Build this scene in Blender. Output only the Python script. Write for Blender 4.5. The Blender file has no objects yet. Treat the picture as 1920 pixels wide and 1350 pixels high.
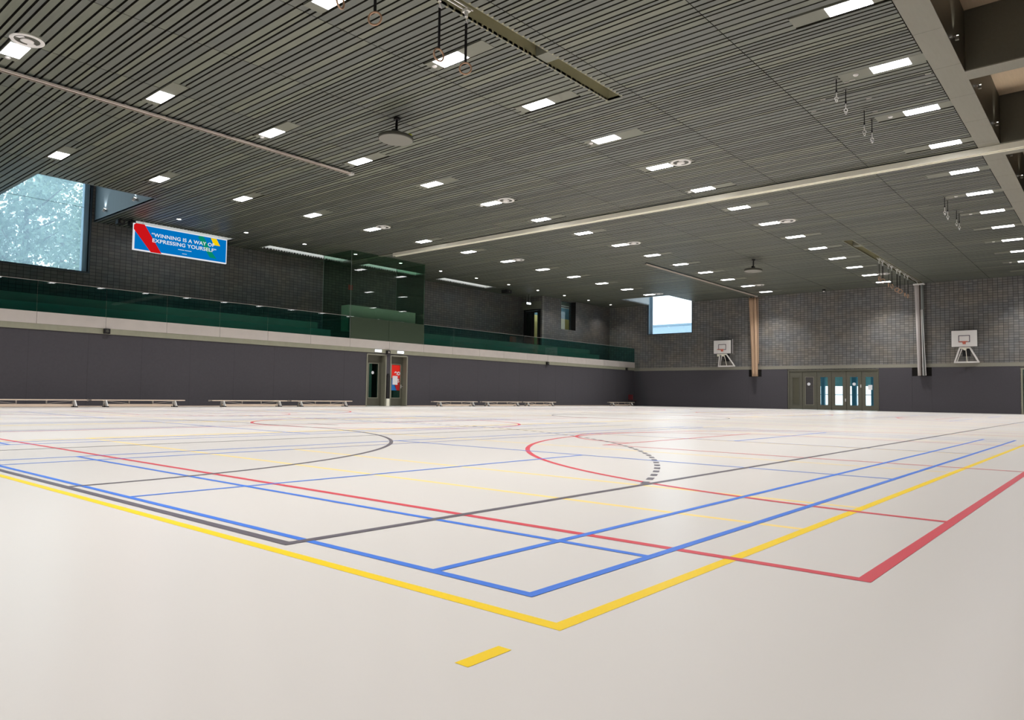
import bpy, bmesh, math, random
from mathutils import Vector, Matrix

# ---------------------------------------------------------------- camera, world, exposure
scene = bpy.context.scene
COL = scene.collection
YAW, PITCH, ROLL, FPX = 0.7054880, 0.0496214, 0.0142773, 1355.3056
CAM_H = 0.645
cam_data = bpy.data.cameras.new('camera')
cam = bpy.data.objects.new('camera', cam_data)
COL.objects.link(cam)
fwd = Vector((math.cos(YAW) * math.cos(PITCH), math.sin(YAW) * math.cos(PITCH), math.sin(PITCH)))
rt = fwd.cross(Vector((0, 0, 1))).normalized()
up = rt.cross(fwd)
rt2 = rt * math.cos(ROLL) + up * math.sin(ROLL)
up2 = -rt * math.sin(ROLL) + up * math.cos(ROLL)
cam.matrix_world = Matrix(((rt2.x, up2.x, -fwd.x, 0), (rt2.y, up2.y, -fwd.y, 0), (rt2.z, up2.z, -fwd.z, CAM_H), (0, 0, 0, 1)))
cam_data.sensor_width = 36
cam_data.sensor_fit = 'HORIZONTAL'
cam_data.lens = FPX / 1920 * 36
cam_data.clip_start = 0.05
cam_data.clip_end = 400
scene.camera = cam

SKY = 2.3
LAMP_W = 136.0
DIFFUSER = 16.0
scene.view_settings.view_transform = 'Standard'
scene.view_settings.look = 'None'
scene.view_settings.gamma = 1
scene.view_settings.use_curve_mapping = False
scene.view_settings.exposure = 0.0

world = bpy.data.worlds.new('overcast_sky')
scene.world = world
world.use_nodes = True
wn = world.node_tree
wn.nodes.clear()
w_out = wn.nodes.new('ShaderNodeOutputWorld')
w_bg = wn.nodes.new('ShaderNodeBackground')
w_bg.inputs['Color'].default_value = (0.88, 0.95, 1.0, 1)
w_bg.inputs['Strength'].default_value = SKY
wn.links.new(w_bg.outputs[0], w_out.inputs[0])
scene.cycles.use_denoising = True
scene.cycles.max_bounces = 10
scene.cycles.diffuse_bounces = 6
scene.cycles.glossy_bounces = 4
scene.cycles.transparent_max_bounces = 24
scene.cycles.sample_clamp_indirect = 6.0

R = random.Random(7)
ZC = 8.10        # ceiling underside
XF = 51.20       # far wall
YL = 30.53       # padded wall under the gallery
YR = 34.80       # rear wall of the gallery
X0 = -8.0
Y0 = -5.0

# ---------------------------------------------------------------- materials
def srgb(r, g, b):
    f = lambda v: (v / 255 / 12.92) if v / 255 <= 0.04045 else ((v / 255 + 0.055) / 1.055) ** 2.4
    return (f(r), f(g), f(b), 1)

def new_mat(name):
    m = bpy.data.materials.new(name)
    m.use_nodes = True
    nt = m.node_tree
    nt.nodes.clear()
    out = nt.nodes.new('ShaderNodeOutputMaterial')
    return m, nt, out

def coords(nt, scale=(1, 1, 1), swz=None):
    tc = nt.nodes.new('ShaderNodeTexCoord')
    if swz is None:
        mp = nt.nodes.new('ShaderNodeMapping')
        mp.inputs['Scale'].default_value = scale
        nt.links.new(tc.outputs['Object'], mp.inputs['Vector'])
        return mp.outputs['Vector']
    sp = nt.nodes.new('ShaderNodeSeparateXYZ')
    cb = nt.nodes.new('ShaderNodeCombineXYZ')
    nt.links.new(tc.outputs['Object'], sp.inputs[0])
    for i, a in enumerate(swz):
        nt.links.new(sp.outputs['XYZ'.index(a)], cb.inputs[i])
    return cb.outputs[0]

def plain(name, col, rough=0.5, metal=0.0, spec=0.5, var=0.12, nscale=3.0, bump=0.0, stretch=(1, 1, 1)):
    m, nt, out = new_mat(name)
    b = nt.nodes.new('ShaderNodeBsdfPrincipled')
    b.inputs['Roughness'].default_value = rough
    b.inputs['Metallic'].default_value = metal
    b.inputs['Specular IOR Level'].default_value = spec
    v = coords(nt, stretch)
    n = nt.nodes.new('ShaderNodeTexNoise')
    n.inputs['Scale'].default_value = nscale
    n.inputs['Detail'].default_value = 4
    nt.links.new(v, n.inputs['Vector'])
    mx = nt.nodes.new('ShaderNodeMixRGB')
    mx.inputs[1].default_value = tuple(c * (1 - var) for c in col[:3]) + (1,)
    mx.inputs[2].default_value = tuple(min(1, c * (1 + var)) for c in col[:3]) + (1,)
    nt.links.new(n.outputs['Fac'], mx.inputs[0])
    nt.links.new(mx.outputs[0], b.inputs['Base Color'])
    if bump:
        bp = nt.nodes.new('ShaderNodeBump')
        bp.inputs['Strength'].default_value = bump
        bp.inputs['Distance'].default_value = 0.01
        nt.links.new(n.outputs['Fac'], bp.inputs['Height'])
        nt.links.new(bp.outputs[0], b.inputs['Normal'])
    nt.links.new(b.outputs[0], out.inputs[0])
    return m

def emis(name, col, strength):
    m, nt, out = new_mat(name)
    e = nt.nodes.new('ShaderNodeEmission')
    e.inputs[0].default_value = col
    e.inputs[1].default_value = strength
    nt.links.new(e.outputs[0], out.inputs[0])
    return m

def brick(name, swz, bw=0.25, rh=0.15, tint=(1, 1, 1)):
    m, nt, out = new_mat(name)
    v = coords(nt, swz=swz)
    br = nt.nodes.new('ShaderNodeTexBrick')
    br.offset = 0.0
    br.squash = 1.0
    br.inputs['Scale'].default_value = 1
    br.inputs['Brick Width'].default_value = bw
    br.inputs['Row Height'].default_value = rh
    br.inputs['Mortar Size'].default_value = 0.011
    br.inputs['Mortar Smooth'].default_value = 0.3
    br.inputs['Bias'].default_value = -0.1
    br.inputs['Color1'].default_value = (0.115 * tint[0], 0.111 * tint[1], 0.105 * tint[2], 1)
    br.inputs['Color2'].default_value = (0.165 * tint[0], 0.158 * tint[1], 0.147 * tint[2], 1)
    br.inputs['Mortar'].default_value = (0.028, 0.027, 0.026, 1)
    nt.links.new(v, br.inputs['Vector'])
    n = nt.nodes.new('ShaderNodeTexNoise')
    n.inputs['Scale'].default_value = 0.9
    n.inputs['Detail'].default_value = 6
    nt.links.new(v, n.inputs['Vector'])
    cr = nt.nodes.new('ShaderNodeValToRGB')
    cr.color_ramp.elements[0].position = 0.35
    cr.color_ramp.elements[0].color = (0.90, 0.95, 1.02, 1)
    cr.color_ramp.elements[1].position = 0.65
    cr.color_ramp.elements[1].color = (1.08, 1.02, 0.94, 1)
    nt.links.new(n.outputs['Fac'], cr.inputs[0])
    mx = nt.nodes.new('ShaderNodeMixRGB')
    mx.blend_type = 'MULTIPLY'
    mx.inputs[0].default_value = 1
    nt.links.new(br.outputs['Color'], mx.inputs[1])
    nt.links.new(cr.outputs[0], mx.inputs[2])
    b = nt.nodes.new('ShaderNodeBsdfPrincipled')
    b.inputs['Roughness'].default_value = 0.45
    b.inputs['Specular IOR Level'].default_value = 0.4
    nt.links.new(mx.outputs[0], b.inputs['Base Color'])
    bp = nt.nodes.new('ShaderNodeBump')
    bp.invert = True
    bp.inputs['Strength'].default_value = 0.6
    bp.inputs['Distance'].default_value = 0.008
    nt.links.new(br.outputs['Fac'], bp.inputs['Height'])
    nt.links.new(bp.outputs[0], b.inputs['Normal'])
    nt.links.new(b.outputs[0], out.inputs[0])
    return m

def slat_mat():
    m, nt, out = new_mat('ceiling_boards')
    g = nt.nodes.new('ShaderNodeNewGeometry')
    cr = nt.nodes.new('ShaderNodeValToRGB')
    el = cr.color_ramp.elements
    el[0].position = 0.0
    el[0].color = (0.104, 0.112, 0.096, 1)
    el[1].position = 1.0
    el[1].color = (0.155, 0.162, 0.122, 1)
    for p, c in ((0.3, (0.111, 0.120, 0.104, 1)), (0.55, (0.121, 0.128, 0.108, 1)), (0.8, (0.135, 0.145, 0.111, 1))):
        e = cr.color_ramp.elements.new(p)
        e.color = c
    nt.links.new(g.outputs['Random Per Island'], cr.inputs[0])
    n = nt.nodes.new('ShaderNodeTexNoise')
    n.inputs['Scale'].default_value = 3
    n.inputs['Detail'].default_value = 5
    nt.links.new(coords(nt, (6, 0.6, 1)), n.inputs['Vector'])
    mr = nt.nodes.new('ShaderNodeMapRange')
    mr.inputs['To Min'].default_value = 0.80
    mr.inputs['To Max'].default_value = 1.20
    nt.links.new(n.outputs['Fac'], mr.inputs['Value'])
    vm = nt.nodes.new('ShaderNodeVectorMath')
    vm.operation = 'SCALE'
    nt.links.new(cr.outputs[0], vm.inputs[0])
    nt.links.new(mr.outputs[0], vm.inputs['Scale'])
    b = nt.nodes.new('ShaderNodeBsdfPrincipled')
    b.inputs['Roughness'].default_value = 0.42
    b.inputs['Specular IOR Level'].default_value = 0.35
    nt.links.new(vm.outputs[0], b.inputs['Base Color'])
    nt.links.new(b.outputs[0], out.inputs[0])
    return m

def glass(name, tint, refl=1.5, rough=0.0, gcol=(1, 1, 1, 1)):
    m, nt, out = new_mat(name)
    t = nt.nodes.new('ShaderNodeBsdfTransparent')
    t.inputs[0].default_value = tint
    gl = nt.nodes.new('ShaderNodeBsdfGlossy')
    gl.inputs['Roughness'].default_value = rough
    gl.inputs['Color'].default_value = gcol
    fr = nt.nodes.new('ShaderNodeFresnel')
    fr.inputs['IOR'].default_value = refl
    ge = nt.nodes.new('ShaderNodeNewGeometry')
    sb = nt.nodes.new('ShaderNodeMath')
    sb.operation = 'SUBTRACT'
    sb.inputs[0].default_value = 1.0
    nt.links.new(ge.outputs['Backfacing'], sb.inputs[1])
    mu = nt.nodes.new('ShaderNodeMath')
    mu.operation = 'MULTIPLY'
    nt.links.new(fr.outputs[0], mu.inputs[0])
    nt.links.new(sb.outputs[0], mu.inputs[1])
    mx = nt.nodes.new('ShaderNodeMixShader')
    nt.links.new(mu.outputs[0], mx.inputs[0])
    nt.links.new(t.outputs[0], mx.inputs[1])
    nt.links.new(gl.outputs[0], mx.inputs[2])
    nt.links.new(mx.outputs[0], out.inputs[0])
    return m

def hazy_glass(name, tint, haze, amount):
    m, nt, out = new_mat(name)
    t = nt.nodes.new('ShaderNodeBsdfTransparent')
    t.inputs[0].default_value = tint
    tr = nt.nodes.new('ShaderNodeBsdfTranslucent')
    tr.inputs[0].default_value = haze
    mx = nt.nodes.new('ShaderNodeMixShader')
    mx.inputs[0].default_value = amount
    nt.links.new(t.outputs[0], mx.inputs[1])
    nt.links.new(tr.outputs[0], mx.inputs[2])
    nt.links.new(mx.outputs[0], out.inputs[0])
    return m

def floor_mat():
    m, nt, out = new_mat('sports_floor')
    b = nt.nodes.new('ShaderNodeBsdfPrincipled')
    n = nt.nodes.new('ShaderNodeTexNoise')
    n.inputs['Scale'].default_value = 0.6
    n.inputs['Detail'].default_value = 6
    nt.links.new(coords(nt), n.inputs['Vector'])
    mx = nt.nodes.new('ShaderNodeMixRGB')
    mx.inputs[1].default_value = (0.590, 0.560, 0.528, 1)
    mx.inputs[2].default_value = (0.600, 0.570, 0.538, 1)
    nt.links.new(n.outputs['Fac'], mx.inputs[0])
    nt.links.new(mx.outputs[0], b.inputs['Base Color'])
    n2 = nt.nodes.new('ShaderNodeTexNoise')
    n2.inputs['Scale'].default_value = 5
    nt.links.new(coords(nt), n2.inputs['Vector'])
    mr = nt.nodes.new('ShaderNodeMapRange')
    mr.inputs['To Min'].default_value = 0.28
    mr.inputs['To Max'].default_value = 0.285
    nt.links.new(n2.outputs['Fac'], mr.inputs['Value'])
    nt.links.new(mr.outputs[0], b.inputs['Roughness'])
    b.inputs['Specular IOR Level'].default_value = 0.45
    nt.links.new(b.outputs[0], out.inputs[0])
    return m

M = dict(
    floor=floor_mat(),
    boards=slat_mat(),
    groove=plain('board_groove', (0.030, 0.029, 0.022, 1), 0.8, spec=0.1),
    black=plain('black_void', (0.012, 0.011, 0.010, 1), 0.9, spec=0.1),
    board_plain=plain('olive_panel', (0.158, 0.162, 0.125, 1), 0.5, var=0.1, nscale=8, stretch=(5, 0.5, 1)),
    recess=plain('olive_recess', (0.30, 0.285, 0.18, 1), 0.6),
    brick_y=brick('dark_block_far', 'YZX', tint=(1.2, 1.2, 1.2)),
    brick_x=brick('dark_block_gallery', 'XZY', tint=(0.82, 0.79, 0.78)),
    pad=plain('charcoal_wall_felt', (0.066, 0.062, 0.070, 1), 0.85, var=0.10, nscale=14, spec=0.2),
    olive=plain('olive_concrete', (0.27, 0.265, 0.195, 1), 0.7, var=0.14, nscale=5),
    pink=plain('pale_concrete', (0.50, 0.455, 0.42, 1), 0.75, var=0.10, nscale=2),
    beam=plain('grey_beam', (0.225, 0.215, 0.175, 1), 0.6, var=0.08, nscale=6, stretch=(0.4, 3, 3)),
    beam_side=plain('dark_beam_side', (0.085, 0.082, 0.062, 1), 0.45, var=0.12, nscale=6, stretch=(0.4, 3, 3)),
    wood=plain('warm_wood_ceiling', (0.47, 0.36, 0.245, 1), 0.55, var=0.12, nscale=5, stretch=(0.5, 5, 1)),
    white=plain('white_paint', (0.75, 0.73, 0.71, 1), 0.4, var=0.04),
    offwhite=plain('cream_rail', (0.88, 0.855, 0.73, 1), 0.5, var=0.04),
    cove=plain('cove_white', (0.60, 0.59, 0.55, 1), 0.7, var=0.05),
    steel=plain('galvanised_steel', (0.52, 0.48, 0.45, 1), 0.35, metal=0.6, var=0.1),
    bright_steel=plain('bright_steel', (0.75, 0.74, 0.72, 1), 0.3, metal=0.5, var=0.05),
    track_light=plain('track_metal', (0.52, 0.46, 0.40, 1), 0.4),
    louvre=plain('olive_louvre', (0.085, 0.080, 0.050, 1), 0.5),
    bronze=plain('bronze_metal', (0.26, 0.22, 0.18, 1), 0.4, metal=0.1, var=0.1),
    rubber=plain('black_rubber', (0.014, 0.013, 0.014, 1), 0.6, spec=0.3),
    seatwood=plain('pale_beech', (0.66, 0.53, 0.42, 1), 0.4, var=0.08, nscale=4, stretch=(0.4, 6, 6)),
    ringwood=plain('ring_beech', (0.47, 0.29, 0.18, 1), 0.4, var=0.1, nscale=12),
    doorframe=plain('olive_door_wood', (0.090, 0.087, 0.064, 1), 0.5, var=0.14, nscale=7, stretch=(1, 1, 3)),
    doorlight=plain('door_edge', (0.23, 0.225, 0.17, 1), 0.5, var=0.08),
    darkframe=plain('dark_window_frame', (0.035, 0.05, 0.065, 1), 0.4),
    blueframe=plain('blue_grey_reveal', (0.26, 0.40, 0.52, 1), 0.5),
    welllight=plain('pale_well_lining', (0.42, 0.47, 0.50, 1), 0.5),
    wellside=plain('well_lining', (0.115, 0.145, 0.16, 1), 0.45, var=0.10, nscale=2, stretch=(1, 8, 0.2)),
    curtain=plain('tan_curtain', (0.42, 0.28, 0.18, 1), 0.75, var=0.06, nscale=6),
    curtain_white=plain('pale_net', (0.42, 0.385, 0.37, 1), 0.7, var=0.05),
    curtain_grey=plain('grey_net', (0.20, 0.215, 0.205, 1), 0.7, var=0.05),
    curtain_brown=plain('brown_band', (0.055, 0.035, 0.028, 1), 0.8),
    orange=plain('hoop_orange', (0.62, 0.165, 0.11, 1), 0.4),
    red=plain('dark_red_plastic', (0.10, 0.010, 0.014, 1), 0.5),
    red_box=plain('brick_red', (0.42, 0.06, 0.045, 1), 0.5),
    step=plain('gallery_step', (0.36, 0.37, 0.30, 1), 0.5),
    step2=plain('gallery_step_upper', (0.20, 0.21, 0.16, 1), 0.5),
    spandrel=plain('green_grey_panel', (0.040, 0.062, 0.036, 1), 0.35, var=0.05),
    corridor=plain('green_corridor', (0.22, 0.33, 0.28, 1), 0.5),
    recess_frame=plain('grille_edge', (0.16, 0.15, 0.12, 1), 0.5),
    night_glass=glass('night_glass', (0.10, 0.13, 0.17, 1)),
    console=plain('pale_green_panel', (0.46, 0.45, 0.41, 1), 0.5, var=0.05),
    disc_under=plain('grey_disc_face', (0.17, 0.165, 0.14, 1), 0.5, var=0.04),
    disc_rim=plain('dark_disc_rim', (0.06, 0.06, 0.045, 1), 0.5),
    lamp_yel=plain('lime_plastic', (0.45, 0.5, 0.02, 1), 0.5),
    line_y=plain('yellow_line_paint', srgb(230, 194, 0), 0.35, var=0.02),
    line_yp=plain('pale_yellow_line_paint', srgb(236, 206, 118), 0.35, var=0.02),
    line_b=plain('blue_line_paint', srgb(58, 112, 205), 0.35, var=0.02),
    line_r=plain('red_line_paint', srgb(196, 62, 76), 0.35, var=0.02),
    line_k=plain('grey_line_paint', srgb(92, 86, 94), 0.35, var=0.02),
    diffuser=emis('lamp_diffuser', (1.0, 0.985, 1.0, 1), DIFFUSER),
    downlight=emis('downlight_lens', (1.0, 0.97, 0.95, 1), 14),
    exit=emis('exit_sign_face', (0.85, 0.93, 1.0, 1), 2.6),
    spot_lens=emis('spot_lens', (1.0, 0.96, 0.9, 1), 14),
    rail_glass=glass('green_glass', (0.36, 0.68, 0.66, 1)),
    booth_glass=glass('booth_green_glass', (0.64, 0.78, 0.70, 1)),
    win_glass=glass('window_glass', (0.93, 0.97, 0.985, 1)),
    haze_glass=hazy_glass('hazy_window_glass', (0.86, 0.95, 0.98, 1), (0.60, 0.80, 0.92, 1), 0.22),
    door_glass=glass('door_glass', (0.88, 0.96, 0.97, 1)),
    dark_glass=glass('dark_glass', (0.42, 0.60, 0.54, 1)),
    sign_white=emis('sign_white', (0.92, 0.95, 1.0, 1), 0.80),  # banner colours emit, standing in for roof light falling on them
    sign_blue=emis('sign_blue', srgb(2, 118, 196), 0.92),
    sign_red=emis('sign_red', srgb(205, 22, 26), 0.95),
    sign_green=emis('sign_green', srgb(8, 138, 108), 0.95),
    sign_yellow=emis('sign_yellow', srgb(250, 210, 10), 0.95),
    poster_red=plain('poster_red', srgb(238, 34, 18), 0.4, var=0.02),
    poster_dark=plain('poster_dark_red', srgb(176, 22, 26), 0.4, var=0.02),
    poster_blue=plain('poster_blue', srgb(20, 112, 190), 0.4, var=0.02),
    paper=plain('white_paper', (0.72, 0.73, 0.76, 1), 0.6, var=0.03),
    leaf=plain('leaf_green', (0.24, 0.34, 0.25, 1), 0.5, var=0.25, nscale=1.2),
    leaf_light=plain('leaf_light', (0.34, 0.44, 0.30, 1), 0.5, var=0.25, nscale=1.2),
    bark=plain('bark', (0.10, 0.08, 0.06, 1), 0.8),
    metal_facade=plain('blue_metal_facade', (0.42, 0.58, 0.72, 1), 0.4, var=0.12, nscale=1.0, stretch=(1, 3, 6)),
    ground=plain('outside_paving', (0.5, 0.5, 0.48, 1), 0.9),
    teal=plain('teal_soffit', (0.46, 0.76, 0.76, 1), 0.5),
    bluecol=plain('blue_column', (0.12, 0.32, 0.45, 1), 0.5),
    yellowroom=plain('yellow_room_wall', (0.62, 0.56, 0.24, 1), 0.7),
    blueroom=plain('blue_room_band', (0.10, 0.22, 0.32, 1), 0.7),
)

# ---------------------------------------------------------------- helpers
class MB:
    """collects shapes; build() links them as one mesh object"""
    def __init__(self):
        self.v = []
        self.f = []

    def face(self, pts):
        n = len(self.v)
        self.v += [tuple(p) for p in pts]
        self.f.append(list(range(n, n + len(pts))))

    def box(self, x0, y0, z0, x1, y1, z1, skip=()):
        if x0 > x1: x0, x1 = x1, x0
        if y0 > y1: y0, y1 = y1, y0
        if z0 > z1: z0, z1 = z1, z0
        n = len(self.v)
        self.v += [(x0, y0, z0), (x1, y0, z0), (x1, y1, z0), (x0, y1, z0), (x0, y0, z1), (x1, y0, z1), (x1, y1, z1), (x0, y1, z1)]
        fs = dict(bottom=(0, 3, 2, 1), top=(4, 5, 6, 7), front=(0, 1, 5, 4), right=(1, 2, 6, 5), back=(2, 3, 7, 6), left=(3, 0, 4, 7))
        for k, f in fs.items():
            if k not in skip:
                self.f.append([n + i for i in f])
        return self

    def tube(self, a, b, r, seg=10, r2=None):
        a, b = Vector(a), Vector(b)
        r2 = r if r2 is None else r2
        d = (b - a).normalized()
        u = d.orthogonal().normalized()
        w = d.cross(u)
        n = len(self.v)
        for p, rr in ((a, r), (b, r2)):
            for i in range(seg):
                t = 2 * math.pi * i / seg
                self.v.append(tuple(p + (u * math.cos(t) + w * math.sin(t)) * rr))
        for i in range(seg):
            j = (i + 1) % seg
            self.f.append([n + i, n + j, n + seg + j, n + seg + i])
        self.f.append([n + i for i in range(seg)][::-1])
        self.f.append([n + seg + i for i in range(seg)])
        return self

    def bar(self, a, b, w, h):
        """rectangular bar between two points, h vertical-ish"""
        a, b = Vector(a), Vector(b)
        d = (b - a).normalized()
        s = d.cross(Vector((0, 0, 1)))
        s = s.normalized() if s.length > 1e-4 else Vector((0, 1, 0))
        t = s.cross(d)
        n = len(self.v)
        for p in (a, b):
            for i, j in ((-1, -1), (1, -1), (1, 1), (-1, 1)):
                self.v.append(tuple(p + s * i * w / 2 + t * j * h / 2))
        self.f += [[n, n + 1, n + 2, n + 3], [n + 7, n + 6, n + 5, n + 4]]
        for i in range(4):
            j = (i + 1) % 4
            self.f.append([n + i, n + 4 + i, n + 4 + j, n + j])
        return self

    def lathe(self, prof, c=(0, 0, 0), seg=32):
        n = len(self.v)
        for r, z in prof:
            for i in range(seg):
                t = 2 * math.pi * i / seg
                self.v.append((c[0] + r * math.cos(t), c[1] + r * math.sin(t), c[2] + z))
        for k in range(len(prof) - 1):
            for i in range(seg):
                j = (i + 1) % seg
                self.f.append([n + k * seg + i, n + k * seg + j, n + (k + 1) * seg + j, n + (k + 1) * seg + i])
        return self

    def torus(self, c, Rr, r, yaw=0.0, seg=32, ms=10, flat=False):
        """ring standing upright (axis horizontal) unless flat"""
        n = len(self.v)
        for i in range(seg):
            t = 2 * math.pi * i / seg
            for j in range(ms):
                p = 2 * math.pi * j / ms
                rad = Rr + r * math.cos(p)
                a, b, e = rad * math.cos(t), rad * math.sin(t), r * math.sin(p)
                if flat:
                    self.v.append((c[0] + a, c[1] + b, c[2] + e))
                else:
                    self.v.append((c[0] + a * math.cos(yaw) - e * math.sin(yaw), c[1] + a * math.sin(yaw) + e * math.cos(yaw), c[2] + b))
        for i in range(seg):
            for j in range(ms):
                i2, j2 = (i + 1) % seg, (j + 1) % ms
                self.f.append([n + i * ms + j, n + i2 * ms + j, n + i2 * ms + j2, n + i * ms + j2])
        return self

    def build(self, name, mat, parent=None, smooth=False, bevel=0):
        me = bpy.data.meshes.new(name)
        me.from_pydata(self.v, [], self.f)
        me.validate()
        me.update()
        bm = bmesh.new()
        bm.from_mesh(me)
        bmesh.ops.recalc_face_normals(bm, faces=bm.faces)
        bm.to_mesh(me)
        bm.free()
        me.materials.append(mat)
        if smooth:
            for p in me.polygons:
                p.use_smooth = True
        o = bpy.data.objects.new(name, me)
        COL.objects.link(o)
        if parent is not None:
            o.parent = parent
        if bevel:
            md = o.modifiers.new('bevel', 'BEVEL')
            md.width = bevel
            md.segments = 2
        return o

def root(name, label, cat, loc=(0, 0, 0), rz=0.0, group=None):
    o = bpy.data.objects.new(name, None)
    o.empty_display_size = 0.2
    COL.objects.link(o)
    o.location = loc
    o.rotation_euler = (0, 0, rz)
    tag(o, label, cat, group)
    return o

def tag(o, label, cat, group=None):
    o['label'] = label
    o['category'] = cat
    if group:
        o['group'] = group
    return o

def struct(o, label=None, cat=None):
    o['kind'] = 'structure'
    if label:
        o['label'] = label
    if cat:
        o['category'] = cat
    return o

def sroot(name, loc=(0, 0, 0), label=None, cat=None):
    o = bpy.data.objects.new(name, None)
    COL.objects.link(o)
    o.location = loc
    return struct(o, label, cat)

def copy_tree(o, parent=None):
    c = o.copy()
    COL.objects.link(c)
    c.parent = parent
    for ch in list(o.children):
        copy_tree(ch, c)
    return c

def cells(a0, b0, a1, b1, holes):
    """rectangle minus holes, as rectangles (a0,b0,a1,b1)"""
    As = sorted({a0, a1} | {min(max(h[0], a0), a1) for h in holes} | {min(max(h[2], a0), a1) for h in holes})
    out = []
    for i in range(len(As) - 1):
        p, q = As[i], As[i + 1]
        if q - p < 1e-6:
            continue
        m = (p + q) / 2
        iv = [(b0, b1)]
        for h in holes:
            if h[0] < m < h[2]:
                nv = []
                for s, e in iv:
                    if h[3] <= s or h[1] >= e:
                        nv.append((s, e))
                        continue
                    if h[1] > s: nv.append((s, h[1]))
                    if h[3] < e: nv.append((h[3], e))
                iv = nv
        for s, e in iv:
            out.append((p, s, q, e))
    return out

def text_obj(body, size, mat, parent, loc, rot, name='lettering', bold=0.0, align='CENTER', sx=1.0, spacing=1.0, depth=0.002):
    cu = bpy.data.curves.new(name, 'FONT')
    cu.body = body
    cu.size = size
    cu.align_x = align
    cu.align_y = 'CENTER'
    cu.offset = bold
    cu.extrude = depth
    cu.space_character = spacing
    tmp = bpy.data.objects.new('tmp_text', cu)
    COL.objects.link(tmp)
    dg = bpy.context.evaluated_depsgraph_get()
    me = bpy.data.meshes.new_from_object(tmp.evaluated_get(dg))
    bpy.data.objects.remove(tmp)
    me.materials.clear()
    me.materials.append(mat)
    o = bpy.data.objects.new(name, me)
    COL.objects.link(o)
    o.parent = parent
    o.location = loc
    o.rotation_euler = rot
    o.scale = (sx, 1, 1)
    return o

ORD = ['first', 'second', 'third', 'fourth', 'fifth', 'sixth', 'seventh', 'eighth', 'ninth', 'tenth', 'eleventh', 'twelfth', 'thirteenth', 'fourteenth', 'fifteenth', 'sixteenth', 'seventeenth', 'eighteenth', 'nineteenth']

# ---------------------------------------------------------------- floor and court lines
fl = MB()
fl.box(X0, Y0, -0.1, XF + 0.5, 36, 0)
floor = fl.build('floor', M['floor'])
struct(floor)

XM, YM = 21.76, 12.78     # centre of the marked area
class Lines:
    def __init__(self, level):
        self.m = MB()
        self.z = 0.0003 + 0.0004 * level
    def rect(self, x0, y0, x1, y1):
        self.z += 0.000004
        z = self.z
        self.m.face([(x0, y0, z), (x1, y0, z), (x1, y1, z), (x0, y1, z)])
    def hx(self, y, x0, x1, w=0.05):
        self.rect(min(x0, x1) - w / 2, y - w / 2, max(x0, x1) + w / 2, y + w / 2)
    def vy(self, x, y0, y1, w=0.05):
        self.rect(x - w / 2, min(y0, y1) - w / 2, x + w / 2, max(y0, y1) + w / 2)
    def box(self, x0, y0, x1, y1, w=0.05):
        self.hx(y0, x0, x1, w); self.hx(y1, x0, x1, w); self.vy(x0, y0, y1, w); self.vy(x1, y0, y1, w)
    def arc(self, cx, cy, r, a0, a1, w=0.05, dash=None):
        self.z += 0.000004
        L = r * abs(a1 - a0)
        if dash:
            n = int(L / (2 * dash))
            da = dash / r
            for i in range(n):
                s = a0 + (2 * i + 0.5) * da
                self._seg(cx, cy, r, s, s + da, w)
        else:
            n = max(16, int(L / 0.12))
            for i in range(n):
                self._seg(cx, cy, r, a0 + (a1 - a0) * i / n, a0 + (a1 - a0) * (i + 1) / n, w)
    def _seg(self, cx, cy, r, s, e, w):
        z = self.z
        pts = []
        for rr, aa in ((r - w / 2, s), (r + w / 2, s), (r + w / 2, e), (r - w / 2, e)):
            pts.append((cx + rr * math.cos(aa), cy + rr * math.sin(aa), z))
        self.m.face(pts)
    def done(self, name, mat, label):
        o = self.m.build(name, mat, floor)
        for p in o.data.polygons:
            if p.normal.z < 0:
                p.flip()
        o['label'] = label

PI = math.pi
# blue badminton courts: two columns by three tiers
bl = Lines(3)
def badminton(xa, ya, full=True):
    xs = [xa, xa + 0.77, xa + 4.80, xa + 8.84, xa + 12.62, xa + 13.34]
    ys = [ya, ya + 0.46, ya + 3.13, ya + 5.78, ya + 6.25]
    w = 0.04
    for y in (ys[0], ys[1], ys[3], ys[4]):
        bl.hx(y, xs[0], xs[5], w)
    for x in xs:
        bl.vy(x, ys[0], ys[4], w)
    bl.hx(ys[2], xs[0], xs[2], w)
    bl.hx(ys[2], xs[3], xs[5], w)
for ya in (1.49, 9.83, 18.0):
    badminton(1.86, ya)
    badminton(2 * XM - 1.86 - 13.34, ya)
bl.done('court_lines', M['line_b'], 'blue badminton court lines')
# yellow volleyball courts, lengthwise
yl = Lines(1)
def volley(xa, ya, main):
    if main:
        yl.box(xa, ya, xa + 18.1, ya + 9.3)
volley(1.66, 1.23, True)
yl.vy(1.66, 10.5, 15.0)
volley(41.86 - 18.1, 1.23, True)
yl.rect(1.27, 1.205, 1.43, 1.25)
yl.box(1.66, 15.0, 19.76, 24.3)
yl.box(41.86 - 18.1, 15.0, 41.86, 24.3)
yl.done('court_lines', M['line_y'], 'bright yellow outer volleyball court lines')
yp = Lines(0)
for sx in (0, 1):
    X = (lambda x: x) if sx == 0 else (lambda x: 2 * XM - x)
    for sy in (0, 1):
        Y = (lambda y: y) if sy == 0 else (lambda y: 2 * YM - y)
        yp.vy(X(3.73), Y(1.25), Y(10.6))
        yp.vy(X(4.72), Y(1.28), Y(7.31))
        yp.hx(Y(7.31), X(4.72), X(16.7))
        yp.vy(X(16.7), Y(1.28), Y(7.31))
        yp.vy(X(17.7), Y(1.25), Y(10.6))
        yp.hx(Y(10.6), X(3.73), X(17.7))
        for x in (7.72, 10.65, 13.6):
            yp.vy(X(x), Y(1.28), Y(10.5))
yp.done('court_lines', M['line_yp'], 'pale yellow inner volleyball court lines')
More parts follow.
